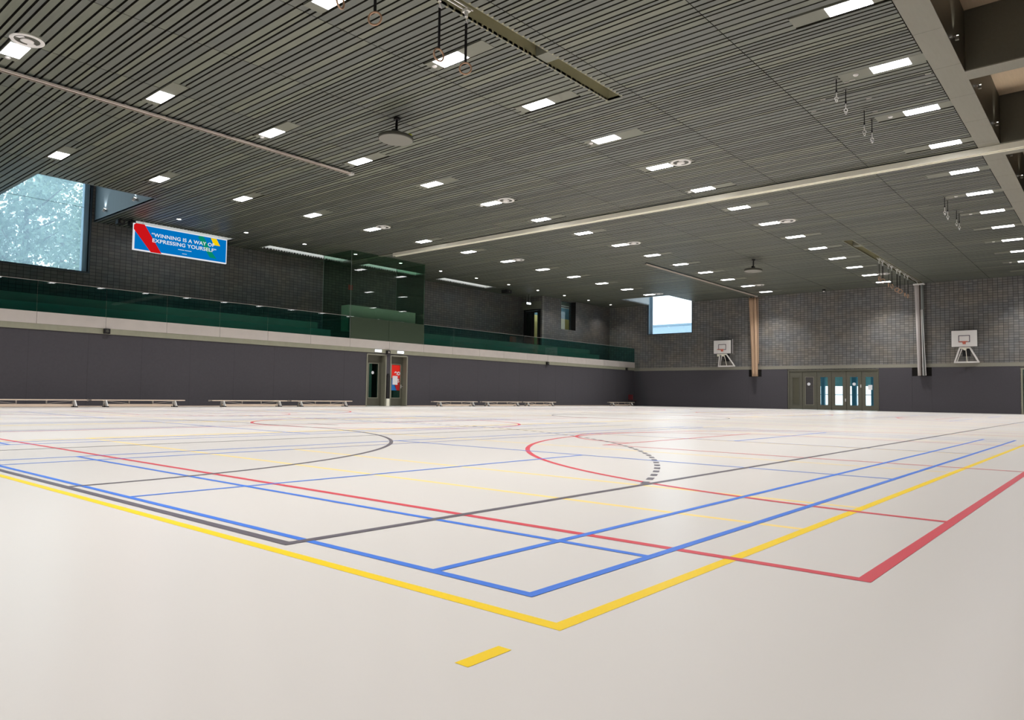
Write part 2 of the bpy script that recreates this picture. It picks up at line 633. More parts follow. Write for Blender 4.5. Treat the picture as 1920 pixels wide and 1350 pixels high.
# red basketball courts across the hall
rd = Lines(2)
for xc in (10.75, 2 * XM - 10.75):
    rd.box(xc - 7.91, 0.735, xc + 7.91, 2 * YM - 0.735, 0.052)
    rd.arc(xc, YM, 2.95, 0, 2 * PI, 0.06)
    rd.hx(YM, xc - 7.91, xc + 7.91)
    for s in (1, -1):
        Y = (lambda y: y) if s == 1 else (lambda y: 2 * YM - y)
        rd.vy(xc - 2.42, Y(0.735), Y(5.40))
        rd.vy(xc + 2.42, Y(0.735), Y(5.40))
        rd.hx(Y(5.40), xc - 2.47, xc + 2.47)
        rd.arc(xc, Y(5.40), 1.8, 0 if s == 1 else PI, PI if s == 1 else 2 * PI, 0.05)
        a0 = 0.0
        e0 = math.asin(0.085 / 6.35)
        rd.arc(xc + (0.12 if xc < XM else -0.12), Y(0.65), 6.35, e0 if s == 1 else PI + e0, PI - e0 if s == 1 else 2 * PI - e0, 0.055)
rd.done('court_lines', M['line_r'], 'red basketball court lines')
# dark grey handball court
bk = Lines(4)
bk.box(1.765, 2.75, 2 * XM - 1.765, 2 * YM - 2.75)
bk.vy(XM, 2.75, 2 * YM - 2.75)
bk.hx(8.97, 1.8, 14.9, 0.035)
bk.hx(13.22, 1.8, 14.9, 0.03)
bk.arc(XM, YM, 2.97, 0, 2 * PI, 0.05)
for s in (1, -1):
    X = (lambda x: x) if s == 1 else (lambda x: 2 * XM - x)
    g0, g1 = 11.75, 2 * YM - 11.75
    q0, q1 = 11.99, 2 * YM - 11.99
    e0 = math.asin(0.19 / 6.387)
    for cy, a0, a1 in ((g0, -PI / 2 + e0, 0), (g1, 0, PI / 2 - e0)):
        if s == -1:
            a0, a1 = PI - a1, PI - a0
        bk.arc(X(1.574), cy, 6.387, a0, a1, 0.05)
    bk.vy(X(1.574 + 6.387), g0, g1)
    d = math.asin((q0 - 2.75) / 9.86)
    for cy, a0, a1 in ((q0, -d, 0), (q1, 0, d)):
        if s == -1:
            a0, a1 = PI - a1, PI - a0
        bk.arc(X(1.29), cy, 9.86, a0, a1, 0.055, dash=0.15)
    for i in range(9):
        y = g0 + i * 0.3
        if y < g1:
            bk.vy(X(11.15), y, min(y + 0.15, g1), 0.05)
    bk.vy(X(8.95), YM - 0.5, YM + 0.5)
bk.done('court_lines', M['line_k'], 'dark grey handball court lines, one arc dashed')

# ---------------------------------------------------------------- ceiling
WELL1 = (8.10, 28.60, 12.10, 35.6)
WELL2 = (47.10, 25.25, XF + 0.6, 29.18)
COVES = [(13.2, 33.05, 17.85, 33.80), (19.70, 33.05, 24.75, 33.90), (25.95, 33.05, 30.40, 33.90), (32.05, 33.05, 36.95, 33.90)]
SLOT_NEAR = (X0, 9.42, 15.10, 9.80)
SLOT_FAR = (35.50, 9.62, XF, 9.98)
TRACK_NEAR = (X0, 19.60, 15.0, 19.86)
TRACK_FAR = (34.75, 20.00, XF, 20.26)
BIG = [WELL1, WELL2] + COVES + [SLOT_NEAR, SLOT_FAR]

def lamp_x(n):
    return 4.70 + 3.16 * n + 0.0015 * n * abs(n)
ROWS = []   # (row key, y function, lamp list)
def rowy(key, x):
    return {'D': 3.86, 'A': 11.29 + 0.005 * (x - 8), 'B': 18.53 + 0.009 * (x - 5), 'C': 25.80 + 0.010 * (x - 8), 'W': 31.12 + 0.011 * (x - 8)}[key]
LAMPS = []
for key, n0, n1 in (('D', -2, 14), ('A', -2, 14), ('B', -2, 14), ('C', -2, 13)):
    for n in range(n0, n1 + 1):
        x = lamp_x(n)
        y = rowy(key, x)
        if key == 'C' and n == 13:
            x -= 0.1
        LAMPS.append((key, n, x, y))
PAN = []
for key, n, x, y in LAMPS:
    if key == 'D':
        PAN.append((x - 0.205, y - 0.70, x + 0.205, y + 1.06))
    else:
        PAN.append((x - 0.205, y - 1.13, x + 0.205, y + 0.64))

ceil = MB()
for c in cells(X0, 3.18, XF + 0.4, 35.3, [(h[0] - 0.05, h[1] - 0.05, h[2] + 0.05, h[3] + 0.05) for h in BIG]):
    ceil.box(c[0], c[1], ZC + 0.05, c[2], c[3], ZC + 0.16)
ceiling = struct(ceil.build('ceiling', M['black']))
SEAMS = [3.20, 6.15, 9.05, 12.12, 15.0, 18.0, 20.95, 23.9, 26.85, 29.8, 32.6, 35.2]
bd = MB()
x = X0
cuts = BIG + PAN
while x < XF:
    w = R.choice((0.085, 0.11, 0.135, 0.16))
    x1 = min(x + w, XF)
    xm = (x + x1) / 2
    iv = [(3.20, 35.0)]
    extra = []
    for h in cuts:
        ov = min(x1, h[2]) - max(x, h[0])
        big = h in BIG
        if big and 0.0 < ov < x1 - x - 0.003:
            if h[0] > x: extra.append((x, h[0], h[1], h[3]))
            if h[2] < x1: extra.append((h[2], x1, h[1], h[3]))
        if ov > (0.0 if big else 0.5 * (x1 - x)):
            nv = []
            for s, e in iv:
                if h[3] <= s or h[1] >= e:
                    nv.append((s, e)); continue
                if h[1] > s: nv.append((s, h[1]))
                if h[3] < e: nv.append((h[3], e))
            iv = nv
    for s, e in iv:
        ps = [s] + [q for q in SEAMS if s < q < e] + [e]
        for i in range(len(ps) - 1):
            if ps[i + 1] - ps[i] > 0.03:
                bd.box(x, ps[i] + (0.008 if i else 0), ZC, x1, ps[i + 1] - 0.008, ZC + 0.06, skip=('top',))
    for ea, eb, s, e in extra:
        bd.box(ea, s, ZC, eb, e, ZC + 0.06, skip=('top',))
    x = x1 + 0.046
boards = bd.build('ceiling_boards', M['boards'], ceiling)
boards.data.materials.append(M['groove'])
for p in boards.data.polygons:
    if abs(p.normal.z) < 0.5:
        p.material_index = 1

# roof recesses
def recess(name, h, depth, mat, parent=None):
    m = MB()
    t = 0.05
    z0, z1 = ZC + 0.002, ZC + depth
    m.box(h[0] - t, h[1] - t, z0, h[0], h[3] + t, z1)
    m.box(h[2], h[1] - t, z0, h[2] + t, h[3] + t, z1)
    m.box(h[0], h[1] - t, z0, h[2], h[1], z1)
    m.box(h[0], h[3], z0, h[2], h[3] + t, z1)
    m.box(h[0] - t, h[1] - t, z1, h[2] + t, h[3] + t, z1 + t)
    return m.build(name, mat, parent)
recess('rail_recess', SLOT_NEAR, 0.30, M['recess'], ceiling)
recess('rail_recess', (SLOT_FAR[0], SLOT_FAR[1], XF - 0.06, SLOT_FAR[3]), 0.30, M['recess'], ceiling)
blk = MB()
blk.box(12.15, 9.43, ZC + 0.03, 12.55, 9.79, ZC + 0.29)
blk.box(37.0, 9.63, ZC + 0.03, 37.4, 9.97, ZC + 0.29)
blk.build('recess_block', M['board_plain'], ceiling)

# coves: roof lights along the rear gallery wall, open to the sky
for i, h in enumerate(COVES):
    m = MB()
    t = 0.05
    z0, z1 = ZC + 0.002, ZC + 0.42
    m.box(h[0] - t, h[1] - t, z0, h[0], h[3] + t, z1)
    m.box(h[2], h[1] - t, z0, h[2] + t, h[3] + t, z1)
    m.box(h[0], h[1] - t, z0, h[2], h[1], z1)
    m.box(h[0], h[3], z0, h[2], h[3] + t, z1)
    m.build('roof_light_lining', M['cove'], ceiling)

# light wells over the two big windows
def well(h, top, mat, openside):
    m = MB()
    t = 0.06
    z0 = ZC - 0.004
    if openside != 'left': m.box(h[0] - t, h[1] - t, z0, h[0], h[3], top)
    if openside != 'right': m.box(h[2], h[1] - t, z0, h[2] + t, h[3], top)
    if openside != 'front': m.box(h[0], h[1] - t, z0, h[2], h[1], top)
    if openside != 'back': m.box(h[0], h[3], z0, h[2], h[3] + t, top)
    m.box(h[0] - t, h[1] - t, top, h[2] + t, h[3] + t, top + t)
    return m.build('light_well_lining', mat, ceiling)
well((WELL1[0], WELL1[1], WELL1[2], YR), 10.9, M['wellside'], 'back')
well((WELL2[0], WELL2[1], XF, WELL2[3]), 10.9, M['welllight'], 'right')

# ---------------------------------------------------------------- edge beam and open bays on the right
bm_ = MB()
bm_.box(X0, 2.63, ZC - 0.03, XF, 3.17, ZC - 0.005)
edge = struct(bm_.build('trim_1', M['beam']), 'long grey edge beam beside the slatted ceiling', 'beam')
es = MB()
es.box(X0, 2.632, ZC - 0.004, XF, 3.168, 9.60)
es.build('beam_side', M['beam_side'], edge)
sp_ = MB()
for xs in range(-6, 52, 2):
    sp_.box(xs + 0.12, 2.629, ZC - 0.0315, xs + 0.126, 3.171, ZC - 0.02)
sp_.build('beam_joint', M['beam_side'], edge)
for k, (xa, xb) in enumerate(((6.6, 7.15), (12.6, 13.15), (18.65, 19.18), (24.55, 25.75), (31.2, 31.75), (37.2, 37.75), (43.2, 43.75))):
    c_ = MB()
    c_.box(xa, Y0, ZC - 0.03, xb, 2.628, ZC - 0.005)
    cb_ = struct(c_.build('trim_%d' % (k + 2), M['beam']), 'grey cross beam over the open bays', 'beam')
    c_ = MB()
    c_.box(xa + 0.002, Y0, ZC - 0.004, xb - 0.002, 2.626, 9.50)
    c_.build('beam_side', M['beam_side'], cb_)
wc = MB()
wc.box(X0, Y0, 9.48, XF + 0.3, 2.64, 9.6)
struct(wc.build('ceiling_bays', M['wood']), 'warm wood ceiling above the open bays', 'ceiling')

# ---------------------------------------------------------------- far wall (x = XF)
FWIN = (25.45, 5.74, 29.24, 10.7)
FDOOR = (12.28, 0.0, 18.12, 2.73)
RDOOR = (3.55, 0.0, 4.66, 2.68)
def wallx(name, mat, x0, x1, a0, a1, z0, z1, holes, parent=None):
    m = MB()
    for c in cells(a0, z0, a1, z1, holes):
        m.box(x0, c[0], c[1], x1, c[2], c[3])
    return m.build(name, mat, parent)
def wally(name, mat, y0, y1, a0, a1, z0, z1, holes, parent=None):
    m = MB()
    for c in cells(a0, z0, a1, z1, holes):
        m.box(c[0], y0, c[1], c[2], y1, c[3])
    return m.build(name, mat, parent)
wall_far = struct(wallx('wall_far', M['brick_y'], XF, XF + 0.35, Y0, 35.3, 0, 11.0, [FWIN, FDOOR, RDOOR]))
NICHE = [(20.0, 2.28, 20.95, 2.80), (9.25, 2.25, 10.35, 2.80)]
def pads(y0, y1, holes, xs):
    m = MB()
    for c in cells(y0, 0.0, y1, 2.79, holes + [(s - 0.004, 0, s + 0.004, 2.8) for s in xs]):
        m.box(XF - 0.05, c[0], c[1], XF, c[2], c[3])
    return m
pm = pads(4.74, 12.26, NICHE, (9.25, 10.35))
pm.v += []
pm2 = pads(18.16, YL, NICHE, (20.0, 20.95))
n = len(pm.v)
pm.v += pm2.v
pm.f += [[i + n for i in f] for f in pm2.f]
pm3 = pads(Y0, 3.5, [], ())
n = len(pm.v)
pm.v += pm3.v
pm.f += [[i + n for i in f] for f in pm3.f]
pm.build('wall_pad', M['pad'], wall_far)
nb = MB()
for h in NICHE:
    nb.box(XF - 0.004, h[0], h[1], XF - 0.001, h[2], 2.80)
nb.build('niche_back', M['black'], wall_far)
ol = MB()
ol.box(XF - 0.03, Y0, 2.80, XF - 0.001, YL, 3.03)
ol.build('concrete_band', M['beam'], wall_far)

# far window
def window_far():
    w = sroot('window_1', (XF, 27.3, 5.74))
    y0, z0, y1, z1 = FWIN
    y0 -= 27.3; y1 -= 27.3; z1 -= 5.74
    m = MB()
    m.box(-0.05, y0 - 0.06, -0.07, 0.36, y1 + 0.06, 0.0)
    m.box(-0.05, y1 - 0.0, 0.0, 0.06, y1 + 0.09, z1)
    m.box(-0.05, y0 - 0.05, 0.0, 0.36, y0, z1)
    m.build('window_frame', M['darkframe'], w)
    m = MB()
    m.box(0.06, y1 - 0.02, 0.0, 0.60, y1 + 0.05, z1)
    m.box(0.30, y1 - 0.20, 0.0, 0.36, y1 - 0.02, z1)
    m.build('reveal', M['blueframe'], w)
    m = MB()
    m.box(0.40, y0, 0.02, 0.42, y1 - 0.2, z1)
    m.build('pane', M['win_glass'], w)
window_far()

# ---------------------------------------------------------------- padded wall under the gallery (y = YL)
LD1 = (24.03, 0.0, 25.33, 2.77)
LD2 = (25.64, 0.0, 26.84, 2.76)
wall_left = struct(wally('wall_left', M['pad'], YL, YL + 0.3, X0, XF, 0, 2.84, [LD1, LD2]))
m = MB()
for i in range(-6, 52, 2):
    if not 23.5 < i < 27.2:
        m.box(i + 0.6, YL - 0.0015, 0.0, i + 0.604, YL, 2.84)
m.build('wall_pad_seam', M['rubber'], wall_left)
m = MB()
m.box(X0, YL - 0.02, 0, 24.0, YL, 0.03)
m.box(26.88, YL - 0.02, 0, XF, YL, 0.03)
struct(m.build('baseboard_left', M['seatwood']))
# gallery slab edge
g = MB()
for a, b in zip([X0, -5.2, -2.8, -0.5, 1.8, 4.1, 6.45, 8.81, 11.18, 13.54, 15.86, 18.2, 20.53, 22.88, 25.5, 28.02, 30.32, 32.68, 34.98, 37.32, 39.6, 41.92, 44.24, 46.6, 48.9],
                [-5.2, -2.8, -0.5, 1.8, 4.1, 6.45, 8.81, 11.18, 13.54, 15.86, 18.2, 20.53, 22.88, 25.5, 28.02, 30.32, 32.68, 34.98, 37.32, 39.6, 41.92, 44.24, 46.6, 48.9, XF]):
    g.box(a + 0.006, YL - 0.055, 3.06, b - 0.006, YL + 0.25, 3.50)
gallery = struct(g.build('gallery_edge', M['pink']), 'pale concrete edge of the spectator gallery', 'gallery')
g = MB()
g.box(X0, YL - 0.04, 2.84, XF, YL + 0.25, 3.06)
g.build('concrete_band', M['olive'], gallery)
g = MB()
g.box(X0, YL + 0.25, 3.0, XF, 35.0, 3.40)
g.build('gallery_floor', M['step2'], gallery)
for (a, b) in ((X0, 22.3), (28.4, 47.3)):
    g = MB()
    g.box(a, 31.35, 3.41, b, 35.0, 3.92)
    struct(g.build('gallery_step', M['step']), 'lower seating step of the gallery behind green glass, ' + ('left of' if a < 0 else 'right of') + ' the glass booth', 'step')
    g = MB()
    g.box(a, 32.0, 3.93, b - 0.35, 35.0, 4.32)
    struct(g.build('gallery_step', M['step2']), 'upper seating step of the gallery behind green glass, ' + ('left of' if a < 0 else 'right of') + ' the glass booth', 'step')

# balustrade panes
PJ = [X0, -5.2, -2.8, -0.5, 1.8, 4.1, 6.45, 8.81, 11.18, 13.54, 15.86, 18.2, 20.53, 22.86]
PJ2 = [28.06, 30.32, 32.68, 34.98, 37.32, 39.6, 41.92, 44.24, 46.6, 48.9, XF - 0.02]
for js, side in ((PJ, 'left'), (PJ2, 'right')):
    br_ = root('glass_balustrade', 'green glass balustrade with thin top rail, %s of the glass booth' % side, 'balustrade', (js[0], YL - 0.01, 3.5))
    for a, b in zip(js[:-1], js[1:]):
        m = MB()
        m.box(a + 0.008 - js[0], -0.008, 0.0, b - 0.008 - js[0], 0.008, 1.14)
        m.build('pane', M['rail_glass'], br_)
    m = MB()
    m.box(0, -0.014, 1.14, js[-1] - js[0], 0.014, 1.16)
    m.build('handrail', M['steel'], br_)

# glass control booth
booth = root('glass_booth', 'tall green glass commentary booth rising from gallery edge to ceiling', 'booth', (22.9, YL - 0.02, 3.5))
bw, bdp, bh = 5.12, 2.45, ZC - 3.5 - 0.01
m = MB()
m.box(0.02, -0.012, 0.0, bw / 2 - 0.008, 0.02, 1.13)
m.box(bw / 2 + 0.008, -0.012, 0.0, bw, 0.02, 1.13)
m.build('lower_panel', M['spandrel'], booth)
for a, b in ((0.0, bw / 2 - 0.006), (bw / 2 + 0.006, bw)):
    m = MB()
    m.box(a, -0.010, 1.135, b, 0.006, bh)
    m.build('pane', M['booth_glass'], booth)
for xx in (0.0, bw):
    m = MB()
    m.box(xx - 0.008, 0.03, 0.0, xx + 0.008, bdp, bh)
    m.build('pane', M['booth_glass'], booth)
for xx in (0.0, bw - 0.002):
    for ya, yb in ((-0.012, 0.028), (bdp + 0.002, bdp + 0.03)):
        m = MB()
        m.box(xx - 0.008, ya if ya > 0 else 0.008, 0.0, xx + 0.008, yb, bh)
        m.build('corner_post', M['curtain_grey'], booth)
m = MB()
m.box(0.12, 0.30, 0.45, 4.75, 0.36, 1.78)
m.box(0.12, 0.36, 0.45, 0.18, 0.95, 1.78)
m.box(4.69, 0.36, 0.45, 4.75, 0.95, 1.78)
m.box(0.12, 0.30, 0.42, 4.75, 0.95, 0.45)
tag(m.build('console_screen', M['console']), 'pale green low screen inside the glass booth', 'screen')
bpy.data.objects['console_screen'].location = (22.9, YL, 3.5)
m = MB()
m.box(25.9, YR - 0.03, 6.75, 26.2, YR - 0.005, 7.05)
tag(m.build('fire_sign', M['red_box']), 'small red square sign on the block wall behind the glass booth', 'sign')
m = MB()
m.box(24.62, 29.4, ZC - 0.06, 24.86, YR - 1.0, ZC - 0.002)
struct(m.build('trim_20', M['board_plain']))

# rear gallery walls
RW = (8.30, 5.83, 11.92, 10.7)
wall_gal = struct(wally('wall_gallery', M['brick_x'], YR, YR + 0.4, X0, 42.0, 3.0, 11.0, [RW]))
GW = (44.36, 5.82, 46.28, 8.06)
RY = 32.90
DW = (33.05, 4.3, 34.72, 7.15)
m = MB()
for c in cells(42.25, 3.0, XF, ZC + 0.15, [GW]):
    m.box(c[0], RY, c[1], c[2], RY + 0.65, c[3])
wall_gr = struct(m.build('wall_gallery_right', M['brick_x']), 'block wall with narrow window at the far end of the gallery', 'wall')
m = MB()
for c in cells(RY, 3.0, YR, ZC + 0.15, [DW]):
    m.box(42.0, c[0], c[1], 42.25, c[2], c[3])
m2 = struct(m.build('wall_gallery_end', M['brick_y']), 'short return wall with gallery door', 'wall')
m = MB()
m.box(41.95, 32.98, 7.16, 41.998, 34.78, 7.72)
m.build('lintel', M['board_plain'], m2)
# room behind the door and narrow window
m = MB()
m.box(42.0, YR + 0.4, 3.0, 42.1, 36.3, 9.2)
m.box(XF, 35.2, 3.0, XF + 0.1, 36.3, 9.2)
struct(m.build('wall_lobby', M['yellowroom']))
m = MB()
m.box(42.0, 36.2, 3.0, XF, 36.3, 7.2)
b_ = struct(m.build('wall_lobby_back', M['yellowroom']), 'yellow lit wall of the room behind the gallery', 'wall')
m = MB()
m.box(42.0, 36.2, 7.2, XF, 36.3, 8.12)
m.build('wall_band', M['blueroom'], b_)
m = MB()
m.box(42.0, 36.2, 8.12, XF, 36.3, 9.2)
m.build('wall_band', M['cove'], b_)
m = MB()
m.box(42.0, RY + 0.65, 9.1, XF, 36.3, 9.2)
struct(m.build('ceiling_lobby', M['white']))
m = MB()
m.box(42.0, RY, ZC + 0.17, XF, RY + 0.1, 9.2)
m.box(42.0, RY, ZC + 0.17, 42.1, 36.3, 9.2)
struct(m.build('wall_lobby_front', M['white']))
ld = bpy.data.lights.new('lobby_lamp', 'AREA')
ld.energy = 190
ld.size = 1.6
ld.color = (1.0, 0.95, 0.80)
lo = root('lobby_lamp', 'ceiling lamp in the yellow room behind the gallery', 'lamp', (46.5, 35.0, 8.95))
m = MB()
m.box(-0.6, -0.1, 0.0, 0.6, 0.1, 0.15)
m.build('lamp_body', M['white'], lo)
l_ = bpy.data.objects.new('lamp_light', ld)
COL.objects.link(l_)
l_.parent = lo
l_.location = (0, 0, -0.02)

def frame_y(mb, x0, z0, x1, z1, y0, y1, t):
    """rectangular frame in an x-z opening"""
    mb.box(x0, y0, z0, x0 + t, y1, z1)
    mb.box(x1 - t, y0, z0, x1, y1, z1)
    mb.box(x0 + t, y0, z1 - t, x1 - t, y1, z1)
    mb.box(x0 + t, y0, z0, x1 - t, y1, z0 + t)
def frame_x(mb, y0, z0, y1, z1, x0, x1, t):
    mb.box(x0, y0, z0, x1, y0 + t, z1)
    mb.box(x0, y1 - t, z0, x1, y1, z1)
    mb.box(x0, y0 + t, z1 - t, x1, y1 - t, z1)
    mb.box(x0, y0 + t, z0, x1, y1 - t, z0 + t)

w = sroot('window_2', (GW[0], RY, GW[1]))
m = MB()
frame_y(m, 0, 0, GW[2] - GW[0], GW[3] - GW[1], 0.45, 0.52, 0.05)
m.box(0, 0.45, 1.78, GW[2] - GW[0], 0.52, 1.86)
m.build('window_frame', M['darkframe'], w)
m = MB()
m.box(GW[2] - GW[0] - 0.01, 0.0, 0, GW[2] - GW[0], 0.5, GW[3] - GW[1])
m.build('reveal', M['rubber'], w)
m = MB()
m.box(0.05, 0.48, 0.05, GW[2] - GW[0] - 0.05, 0.49, GW[3] - GW[1] - 0.05)
m.build('pane', M['door_glass'], w)

d5 = sroot('door_5', (42.0, DW[0], DW[1]))
m = MB()
frame_x(m, 0, 0, DW[2] - DW[0], DW[3] - DW[1], 0.05, 0.2, 0.10)
m.build('door_frame', M['rubber'], d5)
for a, b, pm_ in ((0.11, 0.83, 'door_glass'), (0.85, 1.56, 'night_glass')):
    m = MB()
    frame_x(m, a, 0.08, b, DW[3] - DW[1] - 0.12, 0.10, 0.15, 0.13)
    lf = m.build('door_leaf', M['rubber'], d5)
    m = MB()
    m.box(0.12, a + 0.13, 0.21, 0.13, b - 0.13, DW[3] - DW[1] - 0.25)
    m.build('pane', M[pm_], lf)

# big gallery window
w = sroot('window_3', (RW[0], YR, RW[1]))
W_, H_ = RW[2] - RW[0], RW[3] - RW[1]
m = MB()
frame_y(m, -0.05, -0.06, W_ + 0.07, H_, -0.03, 0.12, 0.07)
m.build('window_frame', M['darkframe'], w)
m = MB()
m.box(W_ - 0.20, 0.12, 0.02, W_, 0.40, H_)
m.build('reveal', M['blueframe'], w)
m = MB()
m.box(0.0, 0.172, 2.86, W_ - 0.2, 0.18, 2.875)
m.build('glazing_bar', M['darkframe'], w)
m = MB()
m.box(0.0, 0.16, 0.02, W_ - 0.2, 0.18, H_)
m.build('pane', M['haze_glass'], w)

# walls behind and right of the camera
wb = MB()
wb.box(X0 - 0.3, Y0, 0, X0, 35.3, 11)
struct(wb.build('wall_behind', M['brick_y']))
wr = MB()
wr.box(X0, Y0 - 0.3, 0, XF + 0.3, Y0, 10)
struct(wr.build('wall_right', M['brick_x']))

# ---------------------------------------------------------------- doors in the padded wall
def left_door(n, h, kind):
    w_, hh = h[2] - h[0], h[3]
    d = sroot('door_%d' % n, (h[0], YL, 0))
    m = MB()
    m.box(-0.02, -0.03, 0, 0.05, 0.45, hh)
    m.box(w_ - 0.05, -0.03, 0, w_ + 0.02, 0.45, hh)
    m.box(0.05, -0.03, hh - 0.05, w_ - 0.05, 0.45, hh + 0.02)
    m.build('door_frame', M['doorlight'], d)
    m = MB()
    m.box(0.05, 0.30, 2.39, w_ - 0.05, 0.36, hh - 0.05)
    m.build('transom_panel', M['doorframe'], d)
    gx0, gx1 = 0.40, 1.02
    if kind == 'poster':
        gx0, gx1 = 0.36, 0.99
    m = MB()
    m.box(0.06, 0.32, 0.02, gx0, 0.37, 2.40)
    m.box(gx1, 0.32, 0.02, w_ - 0.06, 0.37, 2.40)
    m.box(gx0, 0.32, 0.02, gx1, 0.37, 0.45)
    m.box(gx0, 0.32, 2.28, gx1, 0.37, 2.40)
    lf = m.build('door_leaf', M['doorframe'], d)
    m = MB()
    frame_y(m, gx0 - 0.03, 0.42, gx1 + 0.03, 2.31, 0.305, 0.32, 0.035)
    m.build('glazing_bead', M['doorlight'], lf)
    m = MB()
    m.box(gx0, 0.34, 0.45, gx1, 0.35, 2.28)
    m.build('pane', M['dark_glass'], lf)
    m = MB()
    hx = 0.14 if kind != 'poster' else 1.06
    m.box(hx - 0.02, 0.31, 0.98, hx + 0.02, 0.32, 1.18)
    m.tube((hx, 0.32, 1.08), (hx, 0.26, 1.08), 0.01)
    m.tube((hx, 0.26, 1.08), (hx + 0.12, 0.26, 1.08), 0.01)
    m.build('handle', M['bright_steel'], lf)
    if kind == 'sticker':
        m = MB()
        m.tube((0.68, 0.334, 1.79), (0.68, 0.338, 1.79), 0.085, 24)
        st = tag(m.build('round_sticker', M['paper']), 'round white sticker on dark green glass of the left door', 'sticker')
        st.location = (h[0], YL, 0)
        m = MB()
        m.box(0.77, 0.50, 0.4, 1.1, 0.52, 2.3)
        m.build('dark_panel', M['rubber'], d)
    else:
        po = root('door_poster', 'red and blue poster with white letters on the right door glass', 'poster', (h[0], YL, 0))
        m = MB()
        m.box(gx0 + 0.01, 0.332, 1.55, gx1 - 0.01, 0.336, 2.26)
        m.build('red_field', M['poster_red'], po)
        m = MB()
        y = 0.334
        m.face([(gx0 + 0.01, y, 1.55), (gx1 - 0.01, y, 1.55), (gx1 - 0.01, y, 0.86), (gx0 + 0.40, y, 0.86)])
        m.build('dark_red_field', M['poster_dark'], po)
        m = MB()
        m.face([(gx0 + 0.01, y, 1.55), (gx0 + 0.01, y, 0.86), (gx0 + 0.40, y, 0.86), (gx0 + 0.15, y, 1.55)])
        m.build('blue_field', M['poster_blue'], po)
        text_obj('e', 0.40, M['paper'], po, (gx0 + 0.31, 0.329, 1.83), (PI / 2, 0, 0), 'letter', bold=0.012, depth=0.001)
        text_obj('o', 0.40, M['paper'], po, (gx0 + 0.52, 0.329, 1.83), (PI / 2, 0, 0), 'letter', bold=0.012, depth=0.001)
        text_obj('s', 0.42, M['paper'], po, (gx0 + 0.52, 0.329, 1.43), (PI / 2, 0, 0), 'letter', bold=0.0, depth=0.001)
        m = MB()
        m.box(gx0 + 0.09, 0.322, 1.17, gx0 + 0.45, 0.325, 1.66)
        nt_ = tag(m.build('paper_notice', M['paper']), 'white paper notice taped over the red and blue poster', 'notice')
        nt_.location = (h[0], YL, 0)
    return d
left_door(1, LD1, 'sticker')
left_door(2, LD2, 'poster')
# corridor behind those doors
m = MB()
m.box(22.5, 33.5, 0, 28.5, 33.6, 2.98)
m.box(22.4, YL + 0.3, 0, 22.5, 33.6, 2.98)
m.box(28.4, YL + 0.3, 0, 28.5, 33.5, 2.98)
struct(m.build('wall_corridor', M['corridor']))
m = MB()
m.box(25.36, YL + 0.31, 0, 25.61, YL + 0.45, 2.9)
struct(m.build('trim_21', M['doorframe']))
ld = bpy.data.lights.new('corridor_fill_light', 'AREA')  # unseen fill lamp, added to lighten the dark door glass
ld.energy = 30
ld.size = 0.6
lo = root('corridor_fill_lamp', 'added unseen lamp lightening the green corridor behind the dark glass door', 'lamp', (25.5, 32.3, 2.98))
m = MB()
m.box(-0.4, -0.1, -0.08, 0.4, 0.1, -0.01)
m.build('lamp_body', M['white'], lo)
l_ = bpy.data.objects.new('corridor_fill_light', ld)
COL.objects.link(l_)
l_.parent = lo
l_.location = (0, 0, -0.1)
# post between doors: padded bolster and white foot
m = MB()
m.box(25.39, YL - 0.07, 0.42, 25.58, YL - 0.003, 1.66)
m.box(25.42, YL - 0.06, 1.66, 25.55, YL - 0.003, 1.75)
tag(m.build('corner_bolster', M['rubber'], bevel=0.01), 'tall black padded strip on the post between the two doors', 'padding')
m = MB()
m.box(25.38, YL - 0.06, 0.002, 25.59, YL - 0.002, 0.40)
tag(m.build('post_foot', M['offwhite'], bevel=0.008), 'pale block at the foot of the post between the two doors', 'block')

def wall_box(x, z, label, white=False):
    r_ = root('wall_speaker', label, 'speaker', (x, YL - 0.06, z))
    m = MB()
    m.box(-0.11, -0.12, -0.10, 0.11, -0.005, 0.10)
    m.build('housing', M['rubber'], r_, bevel=0.008)
    m = MB()
    m.tube((0, -0.14, 0), (0, -0.115, 0), 0.05, 20, 0.06)
    m.build('cone', M['steel'] if white else M['disc_rim'], r_)
wall_box(11.2, 2.95, 'small black box fixed to the gallery edge above the second bench')
wall_box(25.37, 2.90, 'small black box between the two lit exit signs', True)
wall_box(39.5, 2.92, 'small black box on the gallery edge right of the booth')
wall_box(49.85, 2.92, 'small black box on the gallery edge by the far corner')

def exit_sign(x, y, z, label, hang=0):
    r_ = root('exit_sign', label, 'sign', (x, y, z))
    m = MB()
    m.box(-0.21, -0.055, -0.065, 0.21, 0.0, 0.065)
    m.build('light_face', M['exit'], r_, bevel=0.006)
    m = MB()
    m.box(-0.215, 0.0, -0.07, 0.215, 0.03, 0.07)
    if hang:
        for sx in (-0.17, 0.17):
            m.tube((sx, 0.015, 0.07), (sx, 0.015, hang), 0.008, 6)
    m.build('bracket', M['bright_steel'], r_)
exit_sign(24.70, YL - 0.09, 2.95, 'lit white exit sign above the left door')
exit_sign(26.25, YL - 0.09, 2.95, 'lit white exit sign above the poster door')
exit_sign(41.0, 33.4, 7.45, 'lit white exit sign hanging on rods before the gallery door', 0.64)

